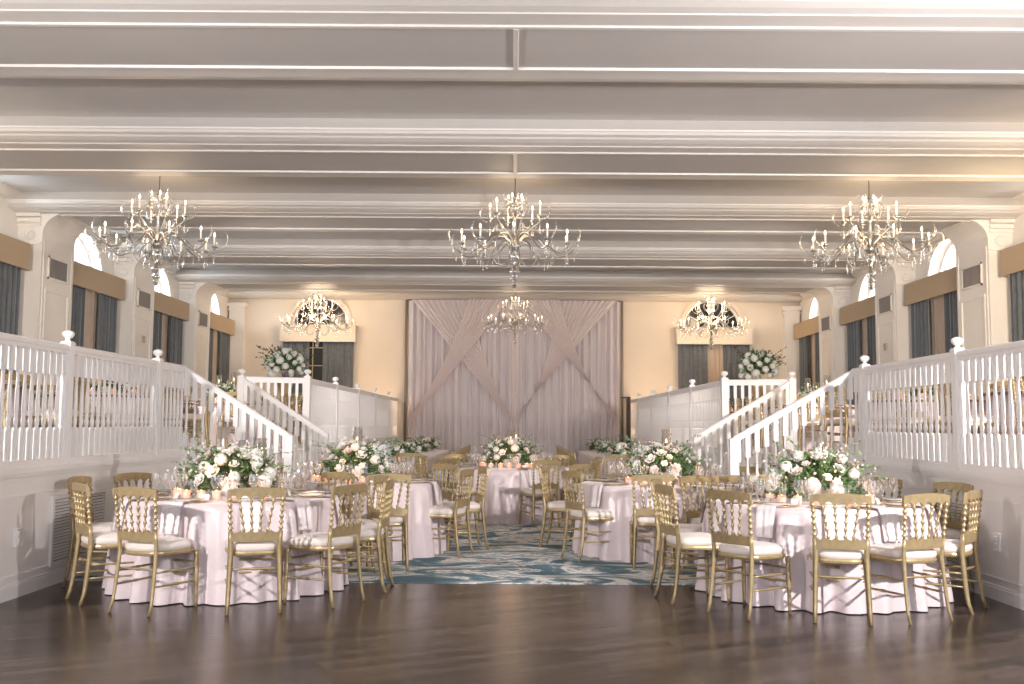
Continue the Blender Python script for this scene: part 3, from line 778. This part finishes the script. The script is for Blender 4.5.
def sprig(mb, base, end, rr, L=.028, n=12, droop=0):
    base, end = Vector(base), Vector(end); pts = []
    for i in range(7):
        q = i/6; p = base.lerp(end, q); p.z += .05*sin(PI*q)-droop*q*q; pts.append(p)
    mb.tube(pts, [.0028-.0003*i for i in range(7)], 4, cap=False)
    for k in range(n):
        q = .3+.7*k/n; i = min(5, int(q*6)); p = pts[i].lerp(pts[i+1], q*6-i); d = (pts[i+1]-pts[i]).normalized()
        leaf(mb, p, d+Vector((rr.gauss(0, .8), rr.gauss(0, .8), rr.gauss(0, .7))), L*rr.uniform(.7, 1.3), L*.33, rr)

def centrepiece(cx, cy, z, seed, label, W=.40, Hh=.30, n=40, sprigs=(), D=.30):
    rr = random.Random(seed)
    t = thing('floral_centrepiece', label, 'flowers', (cx, cy, z))
    MB().lathe([(.06, 0), (.08, .01), (.10, .04), (.11, .09), (.10, .12), (.09, .12), (.08, .05)], 20).build('vase', 'china', t)
    foliage_mesh(seed, W*1.04, D*1.08, Hh*1.08, .10, 190).build('foliage', 'leaf', t)
    sp = MB()
    for (dx, dy, dz) in sprigs: sprig(sp, (dx*.25, dy*.2, .2), (dx, dy, dz), rr, .034, 16)
    for k in range(16):
        a = rr.uniform(0, 6.28); sprig(sp, (0, 0, .2), (cos(a)*W*1.3, sin(a)*D*1.1, .15+rr.uniform(0, Hh*1.3)), rr, .03, 12)
    sp.build('trailing_sprigs', 'leafpale', t)
    bd = MB()
    for k in range(90):
        a = rr.uniform(0, 6.28); e = rr.uniform(.1, 1.3); q = rr.uniform(.95, 1.35)
        p = Vector((cos(a)*cos(e)*W*q, sin(a)*cos(e)*D*q, .12+sin(e)*Hh*q)); w_ = rr.uniform(.007, .013)
        bd.lathe([(.001, -w_), (w_*.8, -w_*.4), (w_, w_*.2), (w_*.5, w_*.8), (.001, w_)], 6, c=tuple(p), cap=False)
    bd.build('small_buds', 'blush' if seed % 2 else 'rose', t)['kind'] = 'stuff'
    for k in range(n):
        e = .0+1.4*((k+.5)/n)**1.2; a = k*2.39996+rr.uniform(-.2, .2)
        d = Vector((cos(a)*cos(e)*W*.9, sin(a)*cos(e)*D*.9, (.10+sin(e)*Hh*1.0)))
        nrm = Vector((cos(a)*cos(e), sin(a)*cos(e), sin(e)+.25)).normalized()
        c = rr.random()
        if c < .30: me, nm, s_ = HYD[0], 'hydrangea_bloom', rr.uniform(.8, 1.1)
        elif c < .5: me, nm, s_ = rr.choice(BLUSH), 'blush_rose', rr.uniform(.6, 1.05)
        else: me, nm, s_ = rr.choice(ROSES), 'white_rose', rr.uniform(.6, 1.1)
        o = link(nm, me, None, t); o.location = d+nrm*.01; o.rotation_mode = 'QUATERNION'
        o.rotation_quaternion = Vector((0, 0, 1)).rotation_difference(nrm); o.scale = (s_,)*3
    return t

def hurricane(x, y, z, h, label, lit=True, r=.05, taper=True, group=None):
    t = thing('hurricane_candle', label, 'candle', (x, y, z), 0, group)
    MB().lathe([(r, .0), (r, h), (r-.003, h), (r-.003, .006), (0.001, .006)], 18, cap=False).build('glass_cylinder', 'glass', t)
    ch = h*.72; cr = .013 if taper else r*.55
    MB().lathe([(cr*1.5, .004), (cr*1.5, .02), (cr, .024), (cr*.95, ch), (cr*.4, ch+.003)], 10).build('candle', 'candle', t)
    MB().lathe([(.001, ch+.004), (.007, ch+.014), (.0085, ch+.024), (.005, ch+.042), (.0005, ch+.06)], 8).build('flame', 'flame', t)
    return t
def make_votive():
    t = thing('votive_candle', '', 'candle')
    MB().lathe([(.028, 0), (.034, .02), (.036, .07), (.033, .07), (.030, .03), (.001, .025)], 14, cap=False).build('votive_glass', 'votive', t)
    MB().lathe([(.001, .032), (.006, .042), (.007, .05), (.004, .064), (.0005, .08)], 8).build('flame', 'flame', t)
    return t
VOT = Proto(make_votive())
def make_plate():
    t = thing('place_setting_plate', '', 'plate')
    MB().lathe([(.09, 0), (.155, .006), (.163, .012), (.155, .010), (.09, .005), (.001, .005)], 28, cap=False).build('charger', 'goldlite', t)
    MB().lathe([(.07, .006), (.085, .010), (.132, .021), (.134, .023), (.085, .014), (.001, .013)], 28, cap=False).build('dinner_plate', 'china', t)
    return t
PL = Proto(make_plate())
def make_glass(h, rb, name, lab):
    t = thing(name, '', lab)
    MB().lathe([(.034, 0), (.034, .003), (.005, .008), (.004, h*.45), (.012, h*.5), (rb, h*.68), (rb*1.02, h*.8), (rb*.86, h)], 14, cap=False).build('bowl', 'glass', t)
    return t
def make_wine():
    h, rb = .21, .038
    return MB().lathe([(.034, 0), (.034, .003), (.005, .008), (.004, h*.45), (.014, h*.5), (rb, h*.68), (rb*1.02, h*.8), (rb*.86, h)], 14, cap=False).mesh('wine_glass')
def make_flute():
    h = .17
    return MB().lathe([(.030, 0), (.030, .003), (.005, .008), (.005, h*.3), (.026, h*.4), (.032, h*.7), (.033, h)], 14, cap=False).mesh('water_goblet')
WG, GB = make_wine(), make_flute(); WG.materials.append(M['glass']); GB.materials.append(M['glass'])
def napkin_mesh():
    # folded napkin lying on the cloth rim and hanging down in front; +Y points to table centre, rim at y=0
    def pth(t_): # t 0..1 from inner to hem
        if t_ < .25: return (.16*(1-t_/.25)+.0, .009+.004)
        if t_ < .32: k = (t_-.25)/.07; return (-.026*sin(k*PI/2), .013-.028*(1-cos(k*PI/2)))
        k = (t_-.32)/.68; return (-.026-.04*k, -.015-.21*k)
    mb = MB()
    for lay in (0, 1):
        def g(i, j):
            u = i/10-.5; y, z = pth(j/15); w = .085 if lay == 0 else .078
            yy = y-(.004+.006*lay)*(1 if j > 4 else 0)+.003*sin(i*1.9+lay); return (u*2*w*(1-.1*(j/15)), yy, z+.003*lay+ (0 if j < 14 or lay == 0 else .01))
        mb.grid(11, 16, g)
    return mb.mesh('napkin')
NAP = napkin_mesh(); NAP.materials.append(M['napkin'])
def card_mesh():
    return MB().add([(-.035, -.02, 0), (.035, -.02, 0), (.035, 0, .05), (-.035, 0, .05), (.035, .02, 0), (-.035, .02, 0)], [(0, 1, 2, 3), (3, 2, 4, 5)]).mesh('place_card')
CARD = card_mesh(); CARD.materials.append(M['card'])

ORD = ['first', 'second', 'third', 'fourth', 'fifth', 'sixth', 'seventh']
def place_words(items):
    """items: list of (x, y) relative to the table centre -> words, near or far half, counted from the left"""
    out = {}
    for half, test in (('near', lambda p: p[1] < 0), ('far', lambda p: p[1] >= 0)):
        idx = sorted([i for i, p in enumerate(items) if test(p)], key=lambda i: items[i][0])
        for r_, i in enumerate(idx): out[i] = (ORD[r_], half)
    return out
def set_table(cx, cy, name, chairs, seed, R0=.91, H=.765, z0=0, sprigs=(), hurr=(), nflower=46, W=.42, Hh=.30, puddle=0, detail=True, adj='blush'):
    """chairs: (angle, radial distance of seat centre, facing correction)"""
    rr = random.Random(seed)
    TB.put((cx, cy, z0), seed*.3, 'round banquet table hidden under the %s cloth, %s' % (adj, name))
    cloth(cx, cy, R0, H, seed, '%s satin floor length cloth on the %s' % (adj, name), z0=z0, puddle=puddle)
    pos = [(r_*cos(R(a)), r_*sin(R(a))) for a, r_, _ in chairs]; wd = place_words(pos)
    T = H+.002+z0
    for i, (a, r_, corr) in enumerate(chairs):
        o, hf = wd[i]; x, y = cx+pos[i][0], cy+pos[i][1]
        CH.put((x, y, z0), R(a+180-90+corr), 'gold spindle back chair, %s from left on %s side of %s' % (o, hf, name), 'gold chairs around the '+name)
        ca, sa = cos(R(a)), sin(R(a))
        def at(rad, off): return (cx+ca*rad-sa*off, cy+sa*rad+ca*off)
        px, py = at(.70, 0); PL.put((px, py, T+.0), 0, 'gold rimmed plate, %s from left on %s side of %s' % (o, hf, name), 'plates on the '+name)
        nk = link('napkin', NAP, None, None, (*at(R0+.005, 0), T), R(a+90)); tag(nk, 'blush napkin over cloth edge, %s from left, %s side of %s' % (o, hf, name), 'napkin', 'napkins on the '+name)
        if detail:
            for (rad, off, me, nm) in ((.52, -.16, WG, 'wine glass'), (.50, -.07, GB, 'water goblet'), (.58, -.22, WG, 'tall wine glass')):
                g_ = link(me.name.split('.')[0], me, None, None, (*at(rad, off), T), 0)
                tag(g_, 'clear %s at %s setting from left, %s side of %s' % (nm, o, hf, name), 'glass', 'glassware on the '+name)
            cd = link('place_card', CARD, None, None, (*at(.50, .04), T), R(a+90)); tag(cd, 'white place card, %s setting from left, %s side of %s' % (o, hf, name), 'card', 'place cards on the '+name)
    if nflower:
        centrepiece(cx, cy, T, seed+50, 'white and blush rose centrepiece with greenery on the %s' % name, W, Hh, nflower, sprigs)
    nv = 9 if detail else 5
    vp = []
    for k in range(nv):
        a = R(200+140*k/(nv-1)) if k < nv else 0
        rad = .40+.05*rr.random(); vp.append((rad*cos(a)*1.05, rad*sin(a)))
    for k, (x, y) in enumerate(sorted(vp)):
        VOT.put((cx+x, cy+y, T), 0, 'pink glass votive, %s from left among the flowers of %s' % (['first', 'second', 'third', 'fourth', 'fifth', 'sixth', 'seventh', 'eighth', 'ninth'][k], name), 'votives on the '+name)
    for k, (dx, dy, h, r_, w) in enumerate(hurr):
        hurricane(cx+dx, cy+dy, T, h, '%s taper candle in clear glass cylinder on the %s' % (w, name), r=r_)

set_table(-2.46, 8.75, 'front left table', [(-102, 1.13, -12), (-65, 1.15, -9), (-37, 1.2, 8), (-5, 1.15, 2), (-137, 1.03, -5), (178, 1.10, 0), (146, 1.12, 3), (25, 1.12, 0), (58, 1.13, 0), (100, 1.13, 0)], 11,
          sprigs=[(-.40, -.05, .55), (-.46, .1, .42), (-.3, -.1, .62), (.45, 0, .25), (-.45, -.1, .2), (.5, -.1, .12)], hurr=[(-.11, .10, .60, .055, 'tall'), (.03, .20, .48, .045, 'shorter'), (.2, .24, .5, .045, 'rear')])
set_table(2.60, 8.6, 'front right table', [(-131, 1.22, -10), (-99, 1.13, -6), (-73, 1.10, 4), (-40, 1.02, 0), (8, 1.06, 16), (198, 1.18, -6), (160, 1.14, 0), (128, 1.13, 0), (92, 1.13, 0), (48, 1.12, 0)], 23,
          sprigs=[(-.46, -.1, .38), (-.36, 0, .5), (.5, -.1, .3), (.42, .1, .42), (-.25, 0, .55), (.55, -.15, .2)], hurr=[(.08, .12, .60, .055, 'tall'), (-.15, .2, .44, .045, 'shorter'), (.25, .22, .5, .045, 'rear')])
set_table(-1.75, 11.1, 'middle left table', [(-68, 1.33, -8), (-15, 1.05, -4), (16, 1.22, 0), (-110, 1.15, 0), (-145, 1.13, 0), (180, 1.13, 0), (146, 1.13, 0), (112, 1.13, 0), (80, 1.13, 0), (48, 1.13, 0)], 35,
          sprigs=[(.42, 0, .5), (.5, .1, .4), (-.4, 0, .3)], hurr=[(.0, .1, .60, .055, 'tall'), (.15, .2, .44, .045, 'shorter')], nflower=44)
set_table(1.68, 11.2, 'middle right table', [(-104, 1.17, 8), (-72, 1.17, 0), (-146, 1.02, -8), (157, 1.17, 8), (-38, 1.13, 0), (0, 1.13, 0), (35, 1.13, 0), (62, 1.13, 0), (95, 1.13, 0), (127, 1.13, 0)], 47,
          sprigs=[(-.42, 0, .5), (-.5, .1, .3), (.4, 0, .3)], hurr=[(.05, .1, .60, .055, 'tall'), (-.2, .2, .40, .045, 'shorter')], nflower=44)
set_table(-.06, 15.1, 'centre table', [(-68, 1.15, 0), (-128, 1.15, 0), (-165, 1.15, 0), (-25, 1.15, 0), (10, 1.15, 0), (165, 1.15, 0), (130, 1.15, 0), (95, 1.15, 0), (55, 1.15, 0)], 59,
          sprigs=[(.4, 0, .3), (-.4, 0, .3)], hurr=[(-.2, .1, .50, .055, 'left'), (.02, .15, .56, .055, 'middle'), (.1, .0, .60, .045, 'right')], nflower=44)

# ------------------------------------------------------------------ long tables with a column of chairs, and draped tall side tables
for s in (-1, 1):
    sw = side_word[s]; xc = s*2.05; y0, y1 = 17.6, 25.3
    t = thing('long_table', 'long narrow banquet table in the %s half before the back drape' % sw, 'table', (xc, (y0+y1)/2, 0)); L = (y1-y0)/2
    MB().cbox(-.38, .38, -L, L, .72, .75, .006).build('tabletop', 'oak', t)
    for yy_ in (-L+.2, 0, L-.2):
        for xx in (-.3, .3): MB().tube([(xx, yy_, 0), (xx, yy_, .72)], .018, 6).build('leg', 'grille', t)
    n = 300; rr = random.Random(5)
    per = []
    hx, hy = .40, L+.02
    def per_pt(k):
        u = k/n*4*(hx+hy)
        if u < 2*hx: return (-hx+u, -hy, 0, -1)
        u -= 2*hx
        if u < 2*hy: return (hx, -hy+u, 1, 0)
        u -= 2*hy
        if u < 2*hx: return (hx-u, hy, 0, 1)
        u -= 2*hx; return (-hx, hy-u, -1, 0)
    rows = [(0, .765, 0), (.99, .765, 0), (1, .755, .004), (1, .7, .02), (1, .35, .045), (1, .01, .06)]
    def g(i, j):
        x, y, nx, ny = per_pt(i); k_, z, f = rows[j]; o = f*(.6+.6*sin(i*.9)); return (x*k_+nx*o, y*k_+ny*o, z)
    tag(MB().grid(n, len(rows), g, closed=True).build('tablecloth', 'cloth', None, (xc, (y0+y1)/2, 0)), 'blush cloth on the long table in the %s half of the room' % sw, 'tablecloth')
    for k in range(10):
        CH.put((s*1.33, 17.9+k*.77, 0), R(90) if s < 0 else R(-90), 'gold chair on the aisle side of %s long table, number %s from camera' % (sw, (ORD+['eighth', 'ninth', 'tenth'])[k]), 'aisle chairs at the %s long table' % sw)
    for k, yy_ in enumerate((18.6, 21.4, 24.2)):
        centrepiece(xc, yy_, .768, 300+k+s, 'low rose centrepiece on the %s long table, %s from the camera' % (sw, ORD[k]), .24, .16, 16, D=.2)
        for q, dy in enumerate((-.5, .5)): VOT.put((xc, yy_+dy, .768), 0, 'pink glass votive %s the %s centrepiece of the %s long table' % (('before', 'behind')[q], ORD[k], sw), 'votives on the %s long table' % sw)
    for k, (dx, y) in enumerate(((-.3, 17.25), (.3, 17.25))):
        CH.put((xc+dx, 16.95, 0), 0, 'gold chair at the near end of the %s long table, %s one' % (sw, ('left hand', 'right hand')[k]), 'end chairs at the %s long table' % sw)
    # tall draped service table against the balcony
    bx = s*2.42; t = thing('service_table', 'tall service table hidden under pale blue linen by %s rear balcony' % sw, 'table', (bx, 16.3, 0))
    MB().cbox(-.36, .36, -.3, .3, 1.04, 1.07, .006).build('tabletop', 'oak', t)
    for xx in (-.3, .3):
        for yy_ in (-.22, .22): MB().tube([(xx, yy_, 0), (xx, yy_, 1.04)], .018, 6).build('leg', 'grille', t)
    hx, hy = .37, .31; n = 160
    rows2 = [(0, 1.085, 0), (.98, 1.085, 0), (1, 1.075, .004), (1, 1.0, .02), (1, .5, .08), (1, .01, .12)]
    def per2(k):
        u = k/n*4*(hx+hy)
        if u < 2*hx: return (-hx+u, -hy, 0, -1)
        u -= 2*hx
        if u < 2*hy: return (hx, -hy+u, 1, 0)
        u -= 2*hy
        if u < 2*hx: return (hx-u, hy, 0, 1)
        u -= 2*hx; return (-hx, hy-u, -1, 0)
    def g(i, j):
        x, y, nx, ny = per2(i); k_, z, f = rows2[j]; o = f*(1+.25*sin(i*.7)); return (x*k_+nx*o, y*k_+ny*o, z)
    tag(MB().grid(n, len(rows2), g, closed=True).build('tablecloth', 'cloth_blue', None, (bx, 16.3, 0)), 'pale blue linen cloth on the tall service table at %s' % sw, 'tablecloth')
# small grey draped table in the left aisle
cloth(-.98, 16.75, .27, .77, 77, 'small grey blue round cloth on side table left of centre table', 'cloth_blue', flare=.03, nf=9)
t = thing('side_table', 'small round side table under grey blue cloth, left of centre table', 'table', (-.98, 16.75, 0))
MB().lathe([(.25, .72), (.255, .73), (.255, .745), (.25, .75)], 24).build('tabletop', 'oak', t); MB().lathe([(.15, 0), (.14, .02), (.02, .04), (.02, .72)], 12).build('pedestal', 'grille', t)

# ------------------------------------------------------------------ balcony tables
BALC = {-1: [(-5.55, 9.6), (-5.5, 13.4), (-5.25, 18.0), (-5.0, 24.3)], 1: [(5.5, 9.6), (5.45, 13.0), (5.35, 17.6), (5.0, 24.3)]}
for s in (-1, 1):
    for k, (x, y) in enumerate(BALC[s]):
        nm = '%s %s balcony table' % (('near', 'second', 'third', 'far')[k], side_word[s])
        set_table(x, y, nm, [(a+12*k, 1.13, 0) for a in range(0, 360, 45)], 100+k+10*s, z0=ZD, R0=.80, nflower=14, W=.3, Hh=.18, detail=False,
                  hurr=[(-.12, .1, .5, .05, 'left'), (.05, .16, .42, .045, 'middle'), (.18, .0, .55, .05, 'right')])

# large hydrangea arrangements on pedestals
def big_arrangement(x, y, z, seed, label, R_=.42):
    rr = random.Random(seed); t = thing('floral_arrangement', label, 'flowers', (x, y, z))
    MB().lathe([(.18, 0), (.18, .03), (.07, .06), (.04, .2), (.035, .7), (.05, .9), (.12, 1.1), (.17, 1.25), (.18, 1.3), (.16, 1.3), (.08, 1.1)], 20).build('urn_stand', 'goldlite', t)
    zc = 1.62
    foliage_mesh(seed, R_*1.05, R_*.95, R_*.95, zc, 150, .08, .3).build('foliage', 'leaf', t)
    sp = MB()
    for k in range(14):
        a = rr.uniform(0, 6.28); sprig(sp, (0, 0, zc), (cos(a)*R_*1.5, sin(a)*R_, zc+rr.uniform(.1, .5)), rr, .05, 14)
    sp.build('trailing_sprigs', 'stem', t)
    for k in range(34):
        zz = 1-1.5*(k+.5)/34; a = k*2.39996; q = math.sqrt(1-zz*zz); n_ = Vector((q*cos(a), q*sin(a), zz))
        o = link('hydrangea_bloom', HYDBIG[0], None, t); o.location = Vector((0, 0, zc))+Vector((n_.x*R_*.86, n_.y*R_*.8, n_.z*R_*.82)); o.rotation_mode = 'QUATERNION'
        o.rotation_quaternion = Vector((0, 0, 1)).rotation_difference(n_); sc = rr.uniform(.6, 1.0); o.scale = (sc,)*3
    return t
big_arrangement(-4.9, 21.3, ZD, 31, 'large ball of white hydrangeas on an urn stand, left balcony')
big_arrangement(5.23, 21.3, ZD, 32, 'large ball of white hydrangeas on an urn stand, right balcony')

# ------------------------------------------------------------------ chandelier
def bez(pts, n=14):
    # Catmull-Rom through points
    P = [Vector(p) for p in pts]; P = [P[0]*2-P[1]]+P+[P[-1]*2-P[-2]]; out = []
    for i in range(1, len(P)-2):
        for k in range(n):
            t_ = k/n; a, b_, c, d = P[i-1], P[i], P[i+1], P[i+2]
            out.append(.5*((2*b_)+(c-a)*t_+(2*a-5*b_+4*c-d)*t_*t_+(3*b_-a-3*c+d)*t_**3))
    out.append(P[-2]); return out
def make_chandelier():
    # origin at the bottom finial
    t = thing('chandelier', '', 'chandelier')
    MB().lathe([(0.001, 0), (.025, .01), (.045, .04), (.045, .07), (.02, .09), (.055, .10), (.06, .13), (.03, .16), (.06, .19), (.07, .24), (.03, .30), (.022, .33), (.05, .40), (.06, .46), (.035, .52)], 18).build('lower_bowl', 'crystal', t)
    MB().lathe([(.02, .0), (.02, .5), (.055, .52), (.075, .56), (.075, .62), (.04, .66), (.02, .72), (.018, .95), (.03, .97), (.018, 1.0), (.016, 1.22), (.045, 1.24), (.05, 1.27), (.02, 1.30), (.012, 1.36), (.008, 1.40)], 12).build('stem', 'silver', t)
    MB().lathe([(.007, 1.38), (.007, 1.60)], 8).build('hanging_rod', 'dark', t)
    MB().lathe([(.001, 1.54), (.015, 1.545), (.03, 1.57), (.03, 1.575), (.001, 1.575)], 16, cap=False).build('ceiling_canopy', 'dark', t)
    def arm(a, pts, r, rt, name='arm'):
        ca, sa = cos(a), sin(a); P = bez([(p[0]*ca, p[0]*sa, p[1]) for p in pts], 8); k = len(P)
        return MB().tube(P, [r+(rt-r)*i/(k-1) for i in range(k)], 6).build(name, 'silver', t)
    def cup(a, rad, z, h, par):
        x, y = rad*cos(a), rad*sin(a)
        c = MB().lathe([(.008, z-.05), (.02, z-.035), (.008, z-.02), (.035, z-.005), (.045, z+.012), (.042, z+.016), (.018, z+.006), (.016, z+.03), (.013, z+.03)], 12, c=(x, y, 0)).build('candle_cup', 'silver', par)
        MB().lathe([(.0125, z+.01), (.0125, z+h)], 10, c=(x, y, 0)).build('candle_sleeve', 'candle', par)
        MB().lathe([(.006, z+h), (.0135, z+h+.014), (.014, z+h+.026), (.007, z+h+.045), (.001, z+h+.062)], 10, c=(x, y, 0)).build('bulb', 'bulb', par)
    def horn(a, pts, r0, par):
        ca, sa = cos(a), sin(a); P = bez([(p[0]*ca-p[2]*sa, p[0]*sa+p[2]*ca, p[1]) for p in pts], 6); k = len(P)
        MB().tube(P, [r0*(1-i/(k-1))**.6+.0015 for i in range(k)], 6).build('crystal_horn', 'crystal', par)
    def drops(a, rad, z, par, n=2, L=.11):
        mb = MB()
        for q in range(n):
            aa = a+(q-(n-1)/2)*.09; x, y = rad*cos(aa), rad*sin(aa); l = L*(1+.3*(q % 2))
            mb.tube([(x, y, z), (x, y, z-.05)], .0012, 3, cap=False)
            mb.lathe([(.001, z-.05), (.006, z-.07), (.011, z-.05-l*.8), (.009, z-.05-l*.95), (.001, z-.05-l)], 6, c=(x, y, 0), cap=False)
        mb.build('crystal_drop', 'crystal', par)
    for k in range(10):
        a = 2*PI*(k+.35)/10; dz = .03*(k % 2)
        ar = arm(a, [(.05, .60), (.16, .70+dz), (.32, .68+dz), (.48, .56), (.64, .46), (.78, .50), (.86, .58)], .013, .009)
        cup(a, .76, .57, .15, ar)
        horn(a, [(.84, .55, 0), (.92, .62, .0), (.945, .72, .01), (.91, .80, .02)], .014, ar)
        horn(a, [(.45, .58, 0), (.50, .50, .05), (.58, .50, .09), (.60, .58, .1)], .011, ar)
        drops(a, .76, .51, ar, 2); drops(a, .56, .50, ar, 1, .09); drops(a, .88, .58, ar, 1, .12)
    for k in range(6):
        a = 2*PI*(k+.1)/6
        ar = arm(a, [(.04, .62), (.12, .70), (.22, .80), (.34, .90), (.42, .97)], .012, .008)
        cup(a, .36, .98, .17, ar)
        horn(a, [(.40, .94, 0), (.48, .99, 0), (.50, 1.09, .02), (.45, 1.15, .03)], .013, ar)
        horn(a, [(.30, .86, 0), (.30, .80, .06), (.36, .78, .10), (.40, .84, .1)], .011, ar)
        drops(a, .36, .9, ar, 2, .09)
    for k in range(4):
        a = 2*PI*(k+.3)/4
        ar = arm(a, [(.018, .98), (.05, 1.02), (.09, 1.05), (.10, 1.12)], .008, .006)
        cup(a, .10, 1.14, .12, ar)
        horn(a+.6, [(.02, 1.2, 0), (.10, 1.22, 0), (.17, 1.30, .01), (.14, 1.40, .0)], .010, ar)
    for k in range(6):   # lower scrolls
        a = 2*PI*(k+.6)/6
        arm(a, [(.05, .56), (.14, .62), (.26, .56), (.32, .44), (.26, .33), (.16, .32), (.12, .38)], .010, .005, 'scroll')
        arm(a+.5, [(.03, 1.0), (.10, .98), (.17, 1.02), (.2, 1.12), (.15, 1.2), (.05, 1.27)], .006, .004, 'scroll')
    return t
CHD = Proto(make_chandelier())
LAMPS = [(-4.98, 13.7, 3.30, 1, 'left one of the front row'), (0, 13.7, 3.30, 1, 'centre one of the front row'), (4.95, 13.7, 3.30, 1, 'right one of the front row'),
         (-4.95, 24.9, 3.31, 1, 'left one of the rear row'), (0.02, 24.4, 3.40, .87, 'smallest, before the centre drape'), (4.95, 24.9, 3.31, 1, 'right one of the rear row')]
for k, (x, y, z, sc, w) in enumerate(LAMPS):
    o = CHD.put((x, y, z), k*.7, 'silver and crystal candle chandelier, '+w)
    if sc != 1: o.scale = (sc, sc, sc)
    L = bpy.data.lights.new('chandelier_light', 'POINT'); L.energy = (26 if y < 20 else 105 if abs(x) > 1 else 22); L.color = (1, .74, .48); L.shadow_soft_size = .35
    lo = bpy.data.objects.new('chandelier_light', L); COL.objects.link(lo); lo.location = (x, y, z+.9)

# warm glow of clustered candles on every main table
for (x, y, z) in ((-2.46, 8.4, 1.05), (2.6, 8.2, 1.05), (-1.75, 10.75, 1.05), (1.68, 10.85, 1.05), (-.06, 14.7, 1.05)):
    L = bpy.data.lights.new('candle_glow', 'POINT'); L.energy = 2; L.color = (1, .5, .22); L.shadow_soft_size = .15
    lo = bpy.data.objects.new('candle_glow', L); COL.objects.link(lo); lo.location = (x, y, z)
def area(name, loc, tgt, size, e, col=(1, 1, 1), spread=None):
    L = bpy.data.lights.new(name, 'AREA'); L.shape = 'DISK'; L.size = size; L.energy = e; L.color = col
    if spread: L.spread = spread
    o = bpy.data.objects.new(name, L); COL.objects.link(o); o.location = loc
    o.rotation_euler = (Vector(tgt)-Vector(loc)).to_track_quat('-Z', 'Y').to_euler(); return o
# photographer's two flash heads on the balconies beside the camera
area('flash_head', (-4.6, 2.4, 2.9), (.4, 18, 2.4), .14, 200, (1, .94, .92), R(115))
area('flash_head', (4.6, 3.2, 2.9), (-.4, 18, 2.4), .14, 275, (1, .95, .94), R(115))
# added ambient fill, aimed up at the ceiling from behind the camera
area('bounce_flash', (0, -1.5, 1.8), (0, 1.5, 4.8), .5, 25, (1, .93, .88))
# added fills beside the side piers, brightening the rear railings and drape
for s in (-1, 1): area('slave_flash', (s*5.9, 14.9, 2.7), (-s*2.2, 23, 1.6), .15, 55, (1, .93, .89), R(120))
# added warm fills that brighten the back wall, no fixtures stand there
for s in (-1, 1):
    area('wall_uplight', (s*3.6, 25.2, 1.2), (s*4.0, 26.5, 3.8), .2, 20, (1, .66, .38))
# daylight falling in through the half-round side windows
for s in (-1, 1):
    for i in range(2, len(CTR)-1):
        cc = (CTR[i]+CTR[i+1])/2
        area('window_daylight', (s*(XW+.5), cc, 4.55), (s*2, cc-.5, 3.0), 1.1, 85 if s < 0 else 55, (.74, .87, 1) if s < 0 else (1, .93, .82))
for s in (-1, 1): area('balcony_wall_lamp', (s*6.0, 8.0, 3.3), (s*7.3, 17, 3.6), .3, 18 if s < 0 else 45, (1, .74, .46), R(90))  # unseen warm fills added to brighten the piers
area('balcony_lamp', (6.4, 12, 3.4), (4.5, 15, 4.8), .3, 30, (1, .75, .42))  # added warm fill for the right-hand ceiling, not a real lamp

# ------------------------------------------------------------------ world, camera, view
w = bpy.data.worlds.new('World'); bpy.context.scene.world = w; w.use_nodes = True
bg = w.node_tree.nodes['Background']; bg.inputs[0].default_value = (.82, .90, 1, 1); bg.inputs[1].default_value = 3.6
cam = bpy.data.cameras.new('Camera'); cam.sensor_width = 36; cam.lens = 995/1024*36; cam.clip_end = 200
co = bpy.data.objects.new('Camera', cam); COL.objects.link(co); co.location = (0, 0, 1.4)
mt = Matrix.Rotation(R(.12), 4, 'Z') @ Matrix.Rotation(R(90+4.77), 4, 'X') @ Matrix.Rotation(R(.4), 4, 'Z')
co.rotation_euler = mt.to_euler()
sc = bpy.context.scene; sc.camera = co
sc.view_settings.view_transform = 'Standard'; sc.view_settings.look = 'None'; sc.view_settings.gamma = 1; sc.view_settings.use_curve_mapping = False
sc.view_settings.exposure = 0
